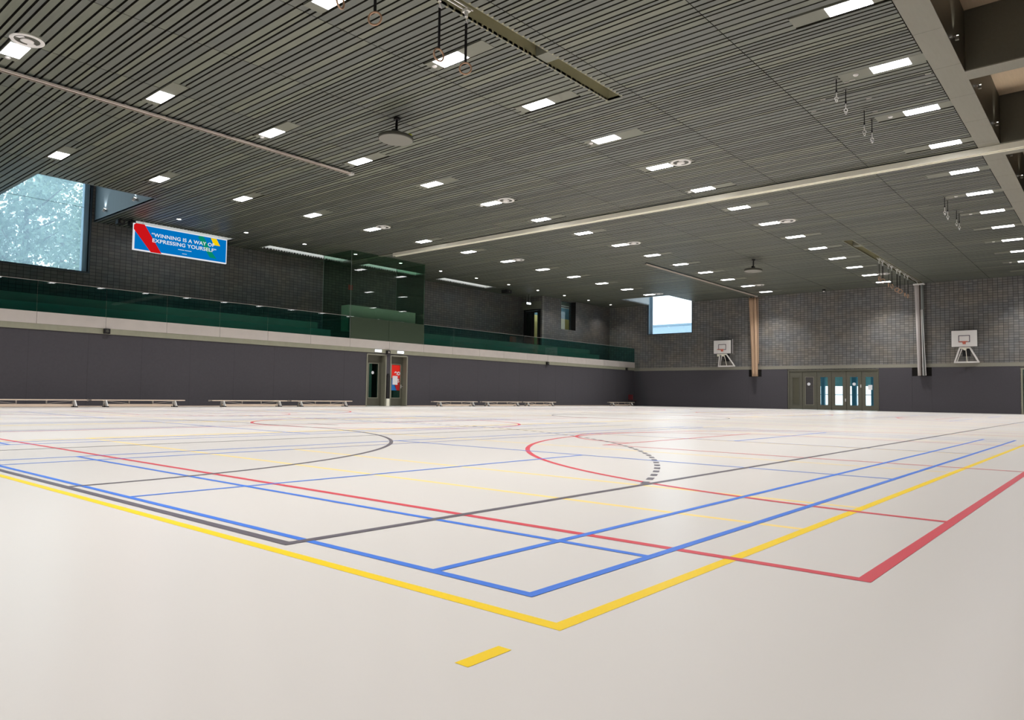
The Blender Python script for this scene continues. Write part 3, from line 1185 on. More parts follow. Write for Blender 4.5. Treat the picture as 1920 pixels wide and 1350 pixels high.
# ---------------------------------------------------------------- folding doors in the far wall
ed = [18.03, 17.14, 16.17, 15.22, 14.27, 13.31, 12.37]
d3 = sroot('door_3', (XF, 15.2, 0))
m = MB()
m.box(-0.06, 12.28 - 15.2, 0, 0.12, 12.38 - 15.2, 2.73)
m.box(-0.06, 18.02 - 15.2, 0, 0.12, 18.12 - 15.2, 2.73)
m.box(-0.06, 12.36 - 15.2, 2.62, 0.12, 18.04 - 15.2, 2.73)
m.box(0.035, 12.36 - 15.2, 2.58, 0.05, 18.04 - 15.2, 2.62)
m.build('door_frame', M['doorframe'], d3)
for e_ in ed[1:-1]:
    m = MB()
    m.box(0.035, e_ - 15.2 - 0.02, 0.0, 0.05, e_ - 15.2 + 0.02, 2.6)
    m.build('leaf_seal', M['rubber'], d3)
for i in range(6):
    y1, y0 = ed[i] - 15.2 - 0.009, ed[i + 1] - 15.2 + 0.009
    a, b = y0 + 0.23, y1 - 0.22
    m = MB()
    m.box(-0.02, y0, 0.02, 0.03, a, 2.60)
    m.box(-0.02, b, 0.02, 0.03, y1, 2.60)
    m.box(-0.02, a, 0.02, 0.03, b, 0.33)
    m.box(-0.02, a, 2.22, 0.03, b, 2.60)
    lf = m.build('door_leaf', M['doorframe'], d3)
    if i < 2:
        m = MB()
        frame_x(m, a - 0.05, 0.30, b + 0.05, 2.25, -0.032, -0.02, 0.05)
        m.build('grille_frame', M['beam_side'] if i == 0 else M['recess_frame'], lf)
        m = MB()
        for k in range(19):
            z = 0.38 + k * 0.098
            m.box(-0.012, a, z, 0.0, b, z + 0.06)
        m.build('louvre', M['louvre'] if i == 0 else M['pad'], lf)
        m = MB()
        m.box(0.005, a, 0.33, 0.02, b, 2.22)
        m.build('backing', M['doorframe'], lf)
    else:
        m = MB()
        m.box(0.0, a, 0.33, 0.01, b, 2.22)
        m.build('pane', M['door_glass'], lf)
    if i in (3, 4):
        m = MB()
        zz = 0.68 if i == 3 else 1.62
        m.box(-0.05, y0 + 0.02, zz - 0.1, -0.02, y0 + 0.08, zz + 0.1)
        m.build('handle', M['bright_steel'], lf)
for yy, lab in ((16.70, 'round white sticker on the louvred leaf of the far folding doors'), (13.78, 'round white sticker on a glazed leaf of the far folding doors')):
    m = MB()
    m.tube((-0.045, 0, 0), (-0.035, 0, 0), 0.105, 24)
    s_ = tag(m.build('round_sticker', M['paper']), lab, 'sticker')
    s_.location = (XF, yy, 1.75)
m = MB()
m.box(-0.035, -0.13, -0.16, -0.025, 0.13, 0.16)
s_ = tag(m.build('paper_notice', M['paper']), 'square white notice on the rightmost glazed leaf of the far folding doors', 'notice')
s_.location = (XF, 12.80, 1.53)
# lobby and outside beyond the folding doors
m = MB()
m.box(XF + 0.35, 9, 2.75, 57.0, 21, 3.3)
lb = struct(m.build('lobby_soffit', M['teal']), 'teal ceiling of the lobby beyond the folding doors', 'ceiling')
m = MB()
m.box(56.9, 9, 1.72, 57.0, 21, 2.75)
m.build('soffit_face', M['teal'], lb)
for y0, ww in ((17.15, 0.26), (14.95, 0.30), (13.62, 0.34), (19.6, 0.4)):
    m = MB()
    m.box(56.0, y0, 0, 56.0 + ww, y0 + ww, 2.74)
    struct(m.build('lobby_column', M['bluecol']), 'blue column in the lobby beyond the folding doors', 'column')
m = MB()
m.box(56.95, 9, 1.06, 57.0, 21, 1.11)
m.box(56.95, 9, 0.0, 57.0, 21, 0.30)
struct(m.build('lobby_rail', M['bluecol']))
m = MB()
m.box(XF + 0.35, -10, -0.15, 140, 60, -0.02)
m.box(X0 - 30, 36.6, -0.15, 60, 140, -0.02)
struct(m.build('ground', M['ground']))
m = MB()
m.box(XF + 1.4, 2.0, 0, XF + 1.5, 8.9, 3.2)
m.box(XF + 0.35, 2.0, 0, XF + 1.4, 2.1, 3.2)
m.box(XF + 0.35, 8.8, 0, XF + 1.4, 8.9, 3.2)
m.box(XF + 0.35, 2.1, 3.1, XF + 1.4, 8.8, 3.2)
struct(m.build('wall_store', M['teal']), 'teal wall of the small room behind the right door', 'wall')
# door at the right edge of the far wall
d4 = sroot('door_4', (XF, RDOOR[0], 0))
m = MB()
frame_x(m, 0.0, -0.02, RDOOR[2] - RDOOR[0] + 0.04, RDOOR[3], -0.08, 0.10, 0.09)
m.build('door_frame', M['doorlight'], d4)
m = MB()
frame_x(m, 0.10, 0.02, 1.02, 2.56, -0.02, 0.03, 0.12)
m.box(-0.02, 0.22, 1.96 + 0.2, 0.03, 0.90, 2.44)
lf = m.build('door_leaf', M['doorframe'], d4)
m = MB()
m.box(0.0, 0.22, 0.14, 0.01, 0.90, 2.16)
m.build('pane', M['dark_glass'], lf)

# building and sky outside the far window
m = MB()
m.box(78, 34, 0, 90, 62, 9.45)
tag(m.build('neighbouring_building', M['metal_facade']), 'pale blue metal building outside the far window', 'building')
m = MB()
m.box(77.9, 34, 9.3, 90, 62, 9.5)
m.build('roof_edge', M['blueframe'], bpy.data.objects['neighbouring_building'])

# trees outside the gallery window
def tree(loc, h, seed, mat, label):
    rr = random.Random(seed)
    t = root('tree', label, 'tree', loc, group=None)
    m = MB()
    m.tube((0, 0, 0), (0, 0, h * 0.7), 0.28, 10, 0.12)
    for i in range(9):
        a = rr.random() * 6.28
        z = h * (0.25 + 0.06 * i)
        m.tube((0, 0, z), (math.cos(a) * 2.2, math.sin(a) * 2.2, z + 1.6), 0.08, 6, 0.03)
    m.build('trunk', M['bark'], t)
    m = MB()
    blobs = [(rr.uniform(-2.3, 2.3), rr.uniform(-2.0, 2.0), h * rr.uniform(0.2, 0.95), rr.uniform(0.9, 1.6)) for _ in range(44)]
    for bx_, by_, bz_, br in blobs:
        for _ in range(260):
            u = Vector((rr.gauss(0, 1), rr.gauss(0, 1), rr.gauss(0, 1))).normalized() * br * rr.uniform(0.55, 1.05)
            c = Vector((bx_, by_, bz_)) + u
            s = rr.uniform(0.09, 0.19)
            n_ = Vector((rr.gauss(0, 1), rr.gauss(0, 1), rr.gauss(0, 1))).normalized()
            p = n_.orthogonal().normalized() * s
            q = n_.cross(p).normalized() * s * 0.6
            m.face([c - p, c - q, c + p, c + q])
    m.build('crown', mat, t)
tree((13.0, 47.5, 0), 15.5, 3, M['leaf'], 'tall broad green tree nearest the gallery window')
tree((18.0, 57.5, 0), 16.5, 5, M['leaf_light'], 'paler green tree behind the nearest one outside the gallery window')
tree((9.8, 58.5, 0), 17.5, 8, M['leaf'], 'distant green tree at the left behind the gallery window')

# ---------------------------------------------------------------- banner on the gallery
SX, SY, SZ = 12.92, 32.62, 6.735
SW, SH = 4.26, 1.17
sg = root('quote_banner', 'blue banner with a white quotation, red, green and yellow bands', 'banner', (SX, SY, SZ))
m = MB()
m.box(0, 0, 0, SW, 0.10, SH)
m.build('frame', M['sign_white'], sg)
m = MB()
m.box(0.05, -0.004, 0.05, SW - 0.04, -0.001, SH - 0.05)
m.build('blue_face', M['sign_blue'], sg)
def band(name, mat, pts, dy):
    m = MB()
    m.face([(x * SW, dy, z * SH) for x, z in pts])
    m.build(name, mat, sg)
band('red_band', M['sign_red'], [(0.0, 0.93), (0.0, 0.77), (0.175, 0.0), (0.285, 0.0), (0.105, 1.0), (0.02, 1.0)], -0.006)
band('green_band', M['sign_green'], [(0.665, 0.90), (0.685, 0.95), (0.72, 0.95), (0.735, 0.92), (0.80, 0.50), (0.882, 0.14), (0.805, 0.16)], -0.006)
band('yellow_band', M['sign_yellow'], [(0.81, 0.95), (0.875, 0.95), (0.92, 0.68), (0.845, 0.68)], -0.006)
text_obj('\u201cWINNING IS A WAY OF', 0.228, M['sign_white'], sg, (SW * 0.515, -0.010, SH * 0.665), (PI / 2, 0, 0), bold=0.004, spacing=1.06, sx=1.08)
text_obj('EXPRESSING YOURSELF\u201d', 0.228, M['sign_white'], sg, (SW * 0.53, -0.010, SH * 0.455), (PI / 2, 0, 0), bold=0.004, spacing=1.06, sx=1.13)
m = MB()
for a, b in ((0.455, 0.520), (0.527, 0.60)):
    m.box(SW * a, -0.008, SH * 0.265, SW * b, -0.006, SH * 0.285)
m.box(SW * 0.50, -0.008, SH * 0.125, SW * 0.55, -0.006, SH * 0.140)
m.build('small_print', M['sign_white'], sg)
for xx in (0.4, SW - 0.4):
    m = MB()
    m.tube((xx, 0.05, SH), (xx, 0.05, ZC - SZ), 0.006, 6)
    m.build('hanging_wire', M['steel'], sg)

for x_, y_, lab, s in ((12.55, 33.1, 'black ceiling projector left of the blue banner, farther left one', 0.15), (12.98, 33.0, 'black ceiling projector beside the upper left corner of the blue banner', 0.13), (38.05, 33.0, 'black box hanging from the ceiling left of the gallery exit sign', 0.26)):
    r_ = root('ceiling_projector', lab, 'projector', (x_, y_, ZC))
    m = MB()
    m.box(-s, -s, -0.28, s, s, -0.06)
    m.build('body', M['rubber'], r_, bevel=0.02)
    m = MB()
    m.tube((0, 0, -0.07), (0, 0, 0.0), 0.03)
    m.build('mount', M['rubber'], r_)
    m = MB()
    m.tube((0, -s - 0.03, -0.17), (0, -s + 0.01, -0.17), 0.06, 16)
    m.build('lens', M['disc_rim'], r_)
r_ = root('security_camera', 'small white and black camera under the ceiling at the middle of the far wall', 'camera', (50.4, 15.43, ZC))
m = MB()
m.tube((0, 0, -0.10), (0, 0, 0), 0.10, 20)
m.build('housing', M['rubber'], r_)
m = MB()
m.lathe([(0.07, -0.10), (0.06, -0.14), (0.035, -0.165), (0.0, -0.175)], seg=20)
m.build('dome', M['white'], r_, smooth=True)
m = MB()
m.box(37.5, 31.95, 4.33, 37.95, 32.2, 4.72)
r_ = tag(m.build('red_box', M['red_box'], bevel=0.03), 'small red box on the gallery step behind green glass', 'box')

# ---------------------------------------------------------------- lamps
ROWNAME = {'D': 'in the row beside the grey edge beam', 'A': 'in the second row from the edge beam', 'B': 'in the third row from the edge beam', 'C': 'in the row nearest the gallery'}
area = bpy.data.lights.new('panel_light', 'AREA')
area.shape = 'RECTANGLE'
area.size = 0.36
area.size_y = 0.76
area.energy = LAMP_W
area.spread = math.radians(104)
area.color = (1.0, 0.985, 0.975)
def make_lamp(side):
    t = root('ceiling_lamp', 'x', 'lamp')
    m = MB()
    if side == 'D':
        m.box(-0.205, -0.70, -0.003, 0.205, 1.06, 0.04)
    else:
        m.box(-0.205, -1.13, -0.003, 0.205, 0.64, 0.04)
    m.build('panel', M['board_plain'], t)
    m = MB()
    m.box(-0.195, -0.395, -0.006, 0.195, 0.395, -0.0035)
    m.box(-0.195, -0.395, -0.010, -0.188, 0.395, -0.006)
    m.build('lamp_trim', M['white'], t)
    m = MB()
    m.box(-0.185, -0.385, -0.012, 0.185, -0.004, -0.0065)
    m.box(-0.185, 0.004, -0.012, 0.185, 0.385, -0.0065)
    m.build('diffuser', M['diffuser'], t)
    l = bpy.data.objects.new('panel_light', area)
    COL.objects.link(l)
    l.parent = t
    l.location = (0, 0, -0.02)
    return t
protoD, protoA = make_lamp('D'), make_lamp('A')
sm_ = MB()
sm_.lathe([(0.0, -0.03), (0.045, -0.028), (0.06, -0.012), (0.06, -0.003)], seg=20)
sensor0 = sm_.build('sensor', M['white'], None, smooth=True)
used = {'D': False, 'A': False}
last = {'D': 14, 'A': 14, 'B': 14, 'C': 13}
first_sensor = True
for key, n, x, y in LAMPS:
    k = 'D' if key == 'D' else 'A'
    p = protoD if k == 'D' else protoA
    o = p if not used[k] else copy_tree(p)
    used[k] = True
    o.location = (x, y, ZC)
    o['label'] = 'ceiling lamp, %s from the far wall, %s' % (ORD[last[key] - n], ROWNAME[key])
    o['group'] = 'recessed lamps in the slatted ceiling'
    has = (key == 'D' and n in (0, 4, 5, 8, 9, 11, 13)) or (key == 'A' and n in (2, 4, 6)) or (key == 'B' and n in (0, 2, 5))
    if has:
        s_ = sensor0 if first_sensor else sensor0.copy()
        if not first_sensor:
            COL.objects.link(s_)
        first_sensor = False
        s_.parent = o
        s_.location = (0, 0.72 if key == 'D' else 0.52, 0)

# downlights over the gallery edge
dl = bpy.data.lights.new('downlight_light', 'AREA')
dl.shape = 'DISK'
dl.size = 0.16
dl.energy = 34
dl.spread = math.radians(110)
dl.color = (1.0, 0.95, 0.92)
t = root('downlight', 'x', 'downlight')
m = MB()
m.lathe([(0.085, -0.012), (0.115, -0.010), (0.12, 0.0)], seg=24)
m.build('trim_ring', M['white'], t, smooth=True)
m = MB()
m.tube((0, 0, -0.009), (0, 0, -0.004), 0.092, 24)
m.build('lens', M['downlight'], t)
l = bpy.data.objects.new('downlight_light', dl)
COL.objects.link(l)
l.parent = t
l.location = (0, 0, -0.02)
first = True
for n in range(-1, 15):
    x = lamp_x(n)
    if n == 1 or 8.0 < x < 12.2 and rowy('W', x) > 28.6:
        continue
    o = t if first else copy_tree(t)
    first = False
    o.location = (x, rowy('W', x), ZC)
    o['label'] = 'small round downlight above the gallery edge, %s from the far wall' % ORD[14 - n]
    o['group'] = 'downlights above the gallery edge'

# round vents beside lamps
def make_vent():
    t = root('ceiling_vent', 'x', 'vent')
    m = MB()
    m.lathe([(0.24, -0.006), (0.26, -0.022), (0.315, -0.018), (0.325, -0.004)], seg=40)
    m.build('rim', M['white'], t, smooth=True)
    m = MB()
    m.tube((0, 0, -0.0055), (0, 0, -0.0035), 0.245, 40)
    m.build('throat', M['disc_rim'], t)
    m = MB()
    m.lathe([(0.0, -0.035), (0.10, -0.032), (0.13, -0.022), (0.12, -0.006)], seg=30)
    m.build('centre_cone', M['white'], t, smooth=True)
    for a in (0.4, 3.3):
        m = MB()
        for k in range(8):
            t0, t1 = a + k * 0.11, a + (k + 1) * 0.11
            m.face([(0.14 * math.cos(t0), 0.14 * math.sin(t0), -0.012), (0.235 * math.cos(t0), 0.235 * math.sin(t0), -0.020),
                    (0.235 * math.cos(t1), 0.235 * math.sin(t1), -0.020), (0.14 * math.cos(t1), 0.14 * math.sin(t1), -0.012)])
        m.build('blade', M['white'], t)
    return t
vt = make_vent()
first = True
for key, n in (('B', 0), ('A', 5), ('B', 5), ('C', 5), ('A', 8), ('B', 8), ('C', 8), ('A', 13), ('B', 13), ('C', 13)):
    x = lamp_x(n)
    o = vt if first else copy_tree(vt)
    first = False
    if key == 'C' and n == 13: x -= 0.1
    o.location = (x + 0.02, rowy(key, x) - 0.745, ZC)
    o['label'] = 'round vent beside %s lamp from the far wall, %s' % (ORD[last[key] - n], ROWNAME[key].replace('in the ', '').replace('the ', ''))
    o['group'] = 'round vents next to lamps'

# ceiling discs
for (x, y, z, lab, yel) in ((12.5, 14.87, 7.53, 'round grey disc hanging from the slatted ceiling, the larger nearer one', True), (37.35, 15.04, 7.50, 'round grey disc hanging from the slatted ceiling, the small distant one', False)):
    t = root('hanging_disc', lab, 'hanging disc', (x, y, z))
    t.rotation_euler = (0.02, 0.03, 0)
    m = MB()
    m.lathe([(0.0, -0.055), (0.43, -0.055), (0.455, -0.05)], seg=48)
    m.build('face', M['disc_under'], t, smooth=False)
    m = MB()
    m.lathe([(0.457, -0.052), (0.47, -0.03), (0.47, 0.035), (0.42, 0.06), (0.0, 0.06)], seg=48)
    m.build('rim', M['disc_rim'], t)
    m = MB()
    m.tube((0, 0, 0.06), (0, 0, ZC - z - 0.03), 0.035, 12)
    m.box(-0.12, -0.05, 0.13, 0.12, 0.05, 0.22)
    m.tube((0, 0, ZC - z - 0.06), (0, 0, ZC - z - 0.01), 0.09, 16)
    m.build('mount', M['rubber'], t)
    if yel:
        m = MB()
        m.box(0.16, -0.35, 0.06, 0.26, -0.27, 0.12)
        m.build('lime_tag', M['lamp_yel'], t)

# ---------------------------------------------------------------- rails and tracks
r_ = root('divider_rail', 'long cream divider rail crossing the hall under the ceiling', 'rail', (24.72, Y0, 7.94))
m = MB()
m.box(-0.125, 0, 0.0, 0.125, 29.3 - Y0, 0.125)
m.build('housing', M['offwhite'], r_)
m = MB()
m.box(-0.125, 0, -0.04, -0.06, 29.3 - Y0, 0.0)
m.box(0.06, 0, -0.04, 0.125, 29.3 - Y0, 0.0)
m.build('lip', M['offwhite'], r_)

def track(x0, x1, y, label):
    r_ = root('curtain_track', label, 'track', (x0, y, 8.045))
    L = x1 - x0
    m = MB()
    m.box(0, -0.085, -0.05, L, -0.03, 0.0)
    m.build('rail', M['track_light'], r_)
    m = MB()
    m.box(0, 0.03, -0.05, L, 0.075, 0.0)
    m.build('rail', M['bronze'], r_)
    m = MB()
    m.box(0, -0.03, -0.012, L, 0.03, 0.0)
    m.build('rail_web', M['groove'], r_)
    m = MB()
    k = 0.35
    while k < L:
        m.box(k, -0.085, 0.0, k + 0.03, 0.085, 0.02)
        m.tube((k + 0.015, 0, 0.02), (k + 0.015, 0, 0.053), 0.012, 6)
        k += 1.0
    m.build('hanger', M['steel'], r_)
    m = MB()
    m.box(L - 0.14, -0.09, -0.06, L, 0.09, 0.02)
    m.build('end_stop', M['bright_steel'], r_)
track(X0 + 0.1, 14.75, 19.73, 'long steel curtain track at the left of the ceiling')
track(34.9, 50.6, 20.13, 'bronze curtain track leading to the tan curtain')

def ring_rail(x0, x1, y, label, trolleys):
    r_ = root('ring_rail', label, 'rail', (x0, y, ZC))
    m = MB()
    for s in (-0.05, 0.05):
        m = MB()
        m.box(0, s - 0.012, 0.02, x1 - x0, s + 0.012, 0.05)
        m.build('rail', M['bright_steel'], r_)
    for tx in trolleys:
        k = tx - x0
        m = MB()
        m.box(k - 0.05, -0.08, -0.03, k + 0.05, 0.08, 0.02)
        m.tube((k, 0, -0.13), (k, 0, -0.03), 0.03, 10, 0.045)
        m.tube((k + 0.03, 0.03, -0.12), (k + 0.10, 0.06, -0.2), 0.008, 6)
        m.build('trolley', M['bright_steel'], r_)
ring_rail(X0 + 0.1, 9.9, 9.61, 'steel rail carrying the near rings in the ceiling slot', (3.9, 5.3, 6.85, 7.56, 9.06, 9.77))
far_x = (41.18, 41.88, 43.10, 43.83, 45.02, 45.70, 46.89, 47.65)
ring_rail(40.9, 50.7, 9.80, 'pale rail carrying the eight far rings', far_x)
# cable drooping from far rail to the net bundle
m = MB()
pts = [(47.8, 9.72, 8.06), (48.6, 9.72, 7.98), (49.3, 9.72, 8.02), (50.0, 9.72, 7.93), (50.75, 9.80, 8.0)]
for a, b in zip(pts[:-1], pts[1:]):
    m.tube(a, b, 0.018, 8)
tag(m.build('cable', M['bright_steel']), 'pale cable sagging between the far ring rail and the net bundle', 'cable')

def ring(x, y, ztop, zring, yaw, label, group, strapw=0.05, thick=0.017):
    r_ = root('gymnastic_ring', label, 'ring', (x, y, ztop))
    m = MB()
    c, s = math.cos(yaw), math.sin(yaw)
    top, bot = -0.12, zring - ztop + 0.125
    hw = strapw / 2
    m.bar((0, 0, top), (0, 0, bot), strapw, 0.012) if False else None
    # strap as a flat band turned with the ring
    for q in (0,):
        p = [(-hw * c, -hw * s), (hw * c, hw * s)]
        nx, ny = -s * 0.006, c * 0.006
        v = []
        for zz in (top, bot - 0.02):
            v += [(p[0][0] - nx, p[0][1] - ny, zz), (p[1][0] - nx, p[1][1] - ny, zz), (p[1][0] + nx, p[1][1] + ny, zz), (p[0][0] + nx, p[0][1] + ny, zz)]
        n0 = len(m.v)
        m.v += v
        m.f += [[n0, n0 + 1, n0 + 2, n0 + 3], [n0 + 4, n0 + 7, n0 + 6, n0 + 5]] + [[n0 + i, n0 + 4 + i, n0 + 4 + (i + 1) % 4, n0 + (i + 1) % 4] for i in range(4)]
    m.build('strap', M['rubber'], r_)
    m = MB()
    m.torus((0, 0, zring - ztop), 0.112, thick, yaw)
    m.build('ring', M['ringwood'], r_, smooth=True)
    m = MB()
    m.torus((0, 0, -0.09), 0.028, 0.006, yaw + 0.5, 16, 6)
    m.tube((0, 0, -0.07), (0, 0, -0.0), 0.008, 8)
    m.build('hook', M['bright_steel'], r_, smooth=True)
vy = -0.86   # across the view
near = ((9.77, 6.95, vy, 'wooden ring on a black strap, rightmost of the near four'), (9.06, 6.95, vy + 0.75, 'wooden ring on a black strap, third of the near four from the left'),
        (7.56, 7.02, vy - 0.1, 'wooden ring on a black strap, second of the near four from the left'), (6.85, 7.01, vy + 1.25, 'wooden ring edge-on before a lamp, leftmost of the near four'))
for x, zr, yw, lab in near:
    ring(x, 9.61, 7.965, zr, yw, lab, 'near')
fy = -1.36
zs = (7.06, 7.02, 6.98, 6.99, 6.93, 6.93, 6.88, 6.88)
yws = (1.2, 0.4, 1.45, 1.05, 0.1, 0.0, 1.35, 1.2)
for i, x in enumerate(far_x):
    ring(x, 9.80, 7.965, zs[i] + 0.02, fy + yws[i], 'wooden ring on a black strap, %s from the left in the far row' % ORD[i], 'far', 0.045, 0.021)

# chain hooks on the right
def hook(x, y, zb, label):
    r_ = root('rope_hook', label, 'hook', (x, y, ZC))
    d = zb - ZC
    m = MB()
    m.tube((0, 0, d * 0.55), (0, 0, 0), 0.012, 8)
    m.tube((0, 0, d * 0.58), (0, 0, d * 0.5), 0.022, 8)
    m.build('cord', M['rubber'], r_)
    m = MB()
    m.tube((0, 0, d * 0.78), (0, 0, d * 0.56), 0.012, 8)
    m.torus((0.0, 0, d * 0.86), 0.04, 0.009, -1.0, 16, 8)
    m.torus((0.0, 0, d * 0.955), 0.032, 0.009, -0.4, 16, 8)
    m.build('snap_hook', M['bright_steel'], r_, smooth=True)
    m = MB()
    m.box(-0.05, -0.05, -0.008, 0.05, 0.05, -0.001)
    m.build('ceiling_plate', M['disc_rim'], r_)
hk = [(17.35, 7.57), (18.08, 7.51), (19.69, 7.45), (20.42, 7.46), (29.93, 7.44), (30.5, 7.38), (32.32, 7.49), (32.91, 7.45)]
for i, (x, zb) in enumerate(hk):
    hook(x, 5.0 if i < 4 else 4.92, zb, 'steel snap hook on a black cord, %s from the left of the %s four' % (ORD[i % 4], 'near' if i < 4 else 'far'))
m = MB()
for xx in (18.35, 30.9):
    m.box(xx - 0.03, 3.2, ZC - 0.006, xx + 0.03, 5.6, ZC - 0.001)
g_ = m.build('cable_groove', M['rubber'], ceiling)
m = MB()
for (x, y) in ((17.66, 4.86), (17.6, 4.72), (19.92, 4.80), (18.95, 6.02), (18.33, 5.6), (18.33, 3.3), (18.9, 3.4), (18.95, 4.7), (30.2, 4.75), (32.6, 4.8)):
    m.box(x - 0.012, y - 0.06, ZC - 0.010, x + 0.012, y + 0.06, ZC - 0.001)
m.build('fixing_plate', M['steel'], ceiling)

# bay spotlights on the beam face
sl = bpy.data.lights.new('spot_light', 'SPOT')
sl.energy = 26
sl.spot_size = math.radians(75)
sl.spot_blend = 0.6
sl.shadow_soft_size = 0.03
sl.color = (1.0, 0.95, 0.88)
t0 = root('beam_spotlight', 'x', 'spotlight')
m = MB()
m.box(-0.035, -0.10, -0.10, 0.035, -0.03, -0.02)
m.build('head', M['beam'], t0, bevel=0.006)
m = MB()
m.box(-0.03, -0.06, -0.02, 0.03, 0.0, 0.0)
m.build('bracket', M['steel'], t0)
m = MB()
m.box(-0.03, -0.095, -0.019, 0.03, -0.062, -0.012)
m.build('lens', M['spot_lens'], t0)
l = bpy.data.objects.new('spot_light', sl)
COL.objects.link(l)
l.parent = t0
l.location = (0, -0.08, 0.0)
l.rotation_euler = (PI + 0.20, 0, 0)
for i, x in enumerate((17.25, 20.32, 23.36, 26.55, 29.38, 32.4, 35.4)):
    o = t0 if i == 0 else copy_tree(t0)
    o.location = (x, 2.629, 8.33)
    o['label'] = 'small spotlight washing up the inner side of the edge beam, %s from the near end' % ORD[i]
    o['group'] = 'spotlights on the edge beam'
# spots inside the light well over the gallery window
for i, (x, y, z, lab) in enumerate(((12.099, 33.57, 8.42, 'bright spotlight on the blue well side, lower left'), (12.099, 30.48, 8.38, 'bright spotlight on the blue well side, upper right'))):
    r_ = root('well_spotlight', lab, 'spotlight', (x, y, z))
    m = MB()
    m.tube((-0.10, 0, -0.06), (-0.04, 0, 0.06), 0.05, 14)
    m.build('head', M['white'], r_)
    m = MB()
    m.tube((-0.034, 0, 0.066), (-0.038, 0, 0.058), 0.045, 14)
    m.build('lens', M['spot_lens'], r_)
    m = MB()
    m.tube((-0.05, 0, -0.02), (-0.002, 0, -0.02), 0.012, 8)
    m.build('arm', M['steel'], r_)
    s2 = bpy.data.lights.new('well_light', 'SPOT')
    s2.energy = 40
    s2.spot_size = math.radians(80)
    s2.spot_blend = 0.7
    s2.shadow_soft_size = 0.04
    l = bpy.data.objects.new('well_light', s2)
    COL.objects.link(l)
    l.parent = r_
    l.location = (-0.08, 0, 0.09)
    l.rotation_euler = (PI, 0.25, 0)

# ---------------------------------------------------------------- curtains
def curtain_bundle(y0t, y1t, y0b, y1b, zt, zb, mat, folds, name, label, x=50.95, depth=0.14, seed=1):
    rr = random.Random(seed)
    m = MB()
    seg = folds * 8
    nz = 24
    ph = [rr.uniform(-0.3, 0.3) for _ in range(seg)]
    n0 = 0
    for k in range(nz + 1):
        f = k / nz
        z = zt + (zb - zt) * f
        g = f ** 0.8
        a = y0t + (y0b - y0t) * g
        b = y1t + (y1b - y1t) * g
        cy, hw = (a + b) / 2, abs(b - a) / 2
        for i in range(seg):
            t = 2 * PI * i / seg
            rip = 1 + 0.22 * math.cos(t * folds + ph[i] * f)
            m.v.append((x + math.sin(t) * depth / 2 * rip, cy + math.cos(t) * hw * (0.9 + 0.1 * rip), z))
    for k in range(nz):
        for i in range(seg):
            j = (i + 1) % seg
            m.f.append([k * seg + i, k * seg + j, (k + 1) * seg + j, (k + 1) * seg + i])
    m.f.append(list(range(seg)))
    m.f.append([nz * seg + i for i in range(seg)])
    return m
r_ = root('curtain', 'tan curtain gathered in a tall bundle on the far wall', 'curtain', (0, 0, 0))
curtain_bundle(20.50, 20.86, 20.30, 20.62, 8.0, 2.30, None, 6, '', '', seed=2).build('fabric', M['curtain'], r_, smooth=True)
curtain_bundle(20.24, 20.46, 20.14, 20.36, 8.0, 2.30, None, 5, '', '', x=50.86, seed=4).build('fabric', M['curtain'], r_, smooth=True)
curtain_bundle(20.14, 20.20, 20.10, 20.16, 8.0, 3.2, None, 2, '', '', x=50.92, depth=0.06, seed=5).build('edge_strip', M['curtain'], r_, smooth=True)
m = MB()
for y in (20.22, 20.45, 20.55, 20.8):
    m.tube((50.9, y, 8.0), (50.9, y, 8.07), 0.015, 8)
m.build('runner', M['bright_steel'], r_)
r_ = root('net_bundle', 'pale grey divider net gathered in a narrow bundle on the far wall', 'net', (0, 0, 0))
curtain_bundle(9.86, 10.12, 9.80, 9.98, 7.98, 2.27, None, 4, '', '', seed=7).build('fabric', M['curtain_white'], r_, smooth=True)
curtain_bundle(9.78, 9.85, 9.74, 9.80, 7.98, 2.27, None, 2, '', '', depth=0.06, seed=8).build('brown_band', M['curtain_brown'], r_, smooth=True)
curtain_bundle(9.60, 9.77, 9.56, 9.72, 7.98, 2.27, None, 4, '', '', seed=9).build('grey_fabric', M['curtain_grey'], r_, smooth=True)
m = MB()
for ya, yb in ((9.73, 9.66), (9.66, 9.50)):
    m.tube((50.82, ya, 6.4), (50.82, yb, 2.28), 0.016, 8)
m.build('cord', M['white'], r_)
m = MB()
m.box(50.8, 9.54, 7.98, 51.1, 10.16, 8.06)
m.build('head_rail', M['white'], r_)

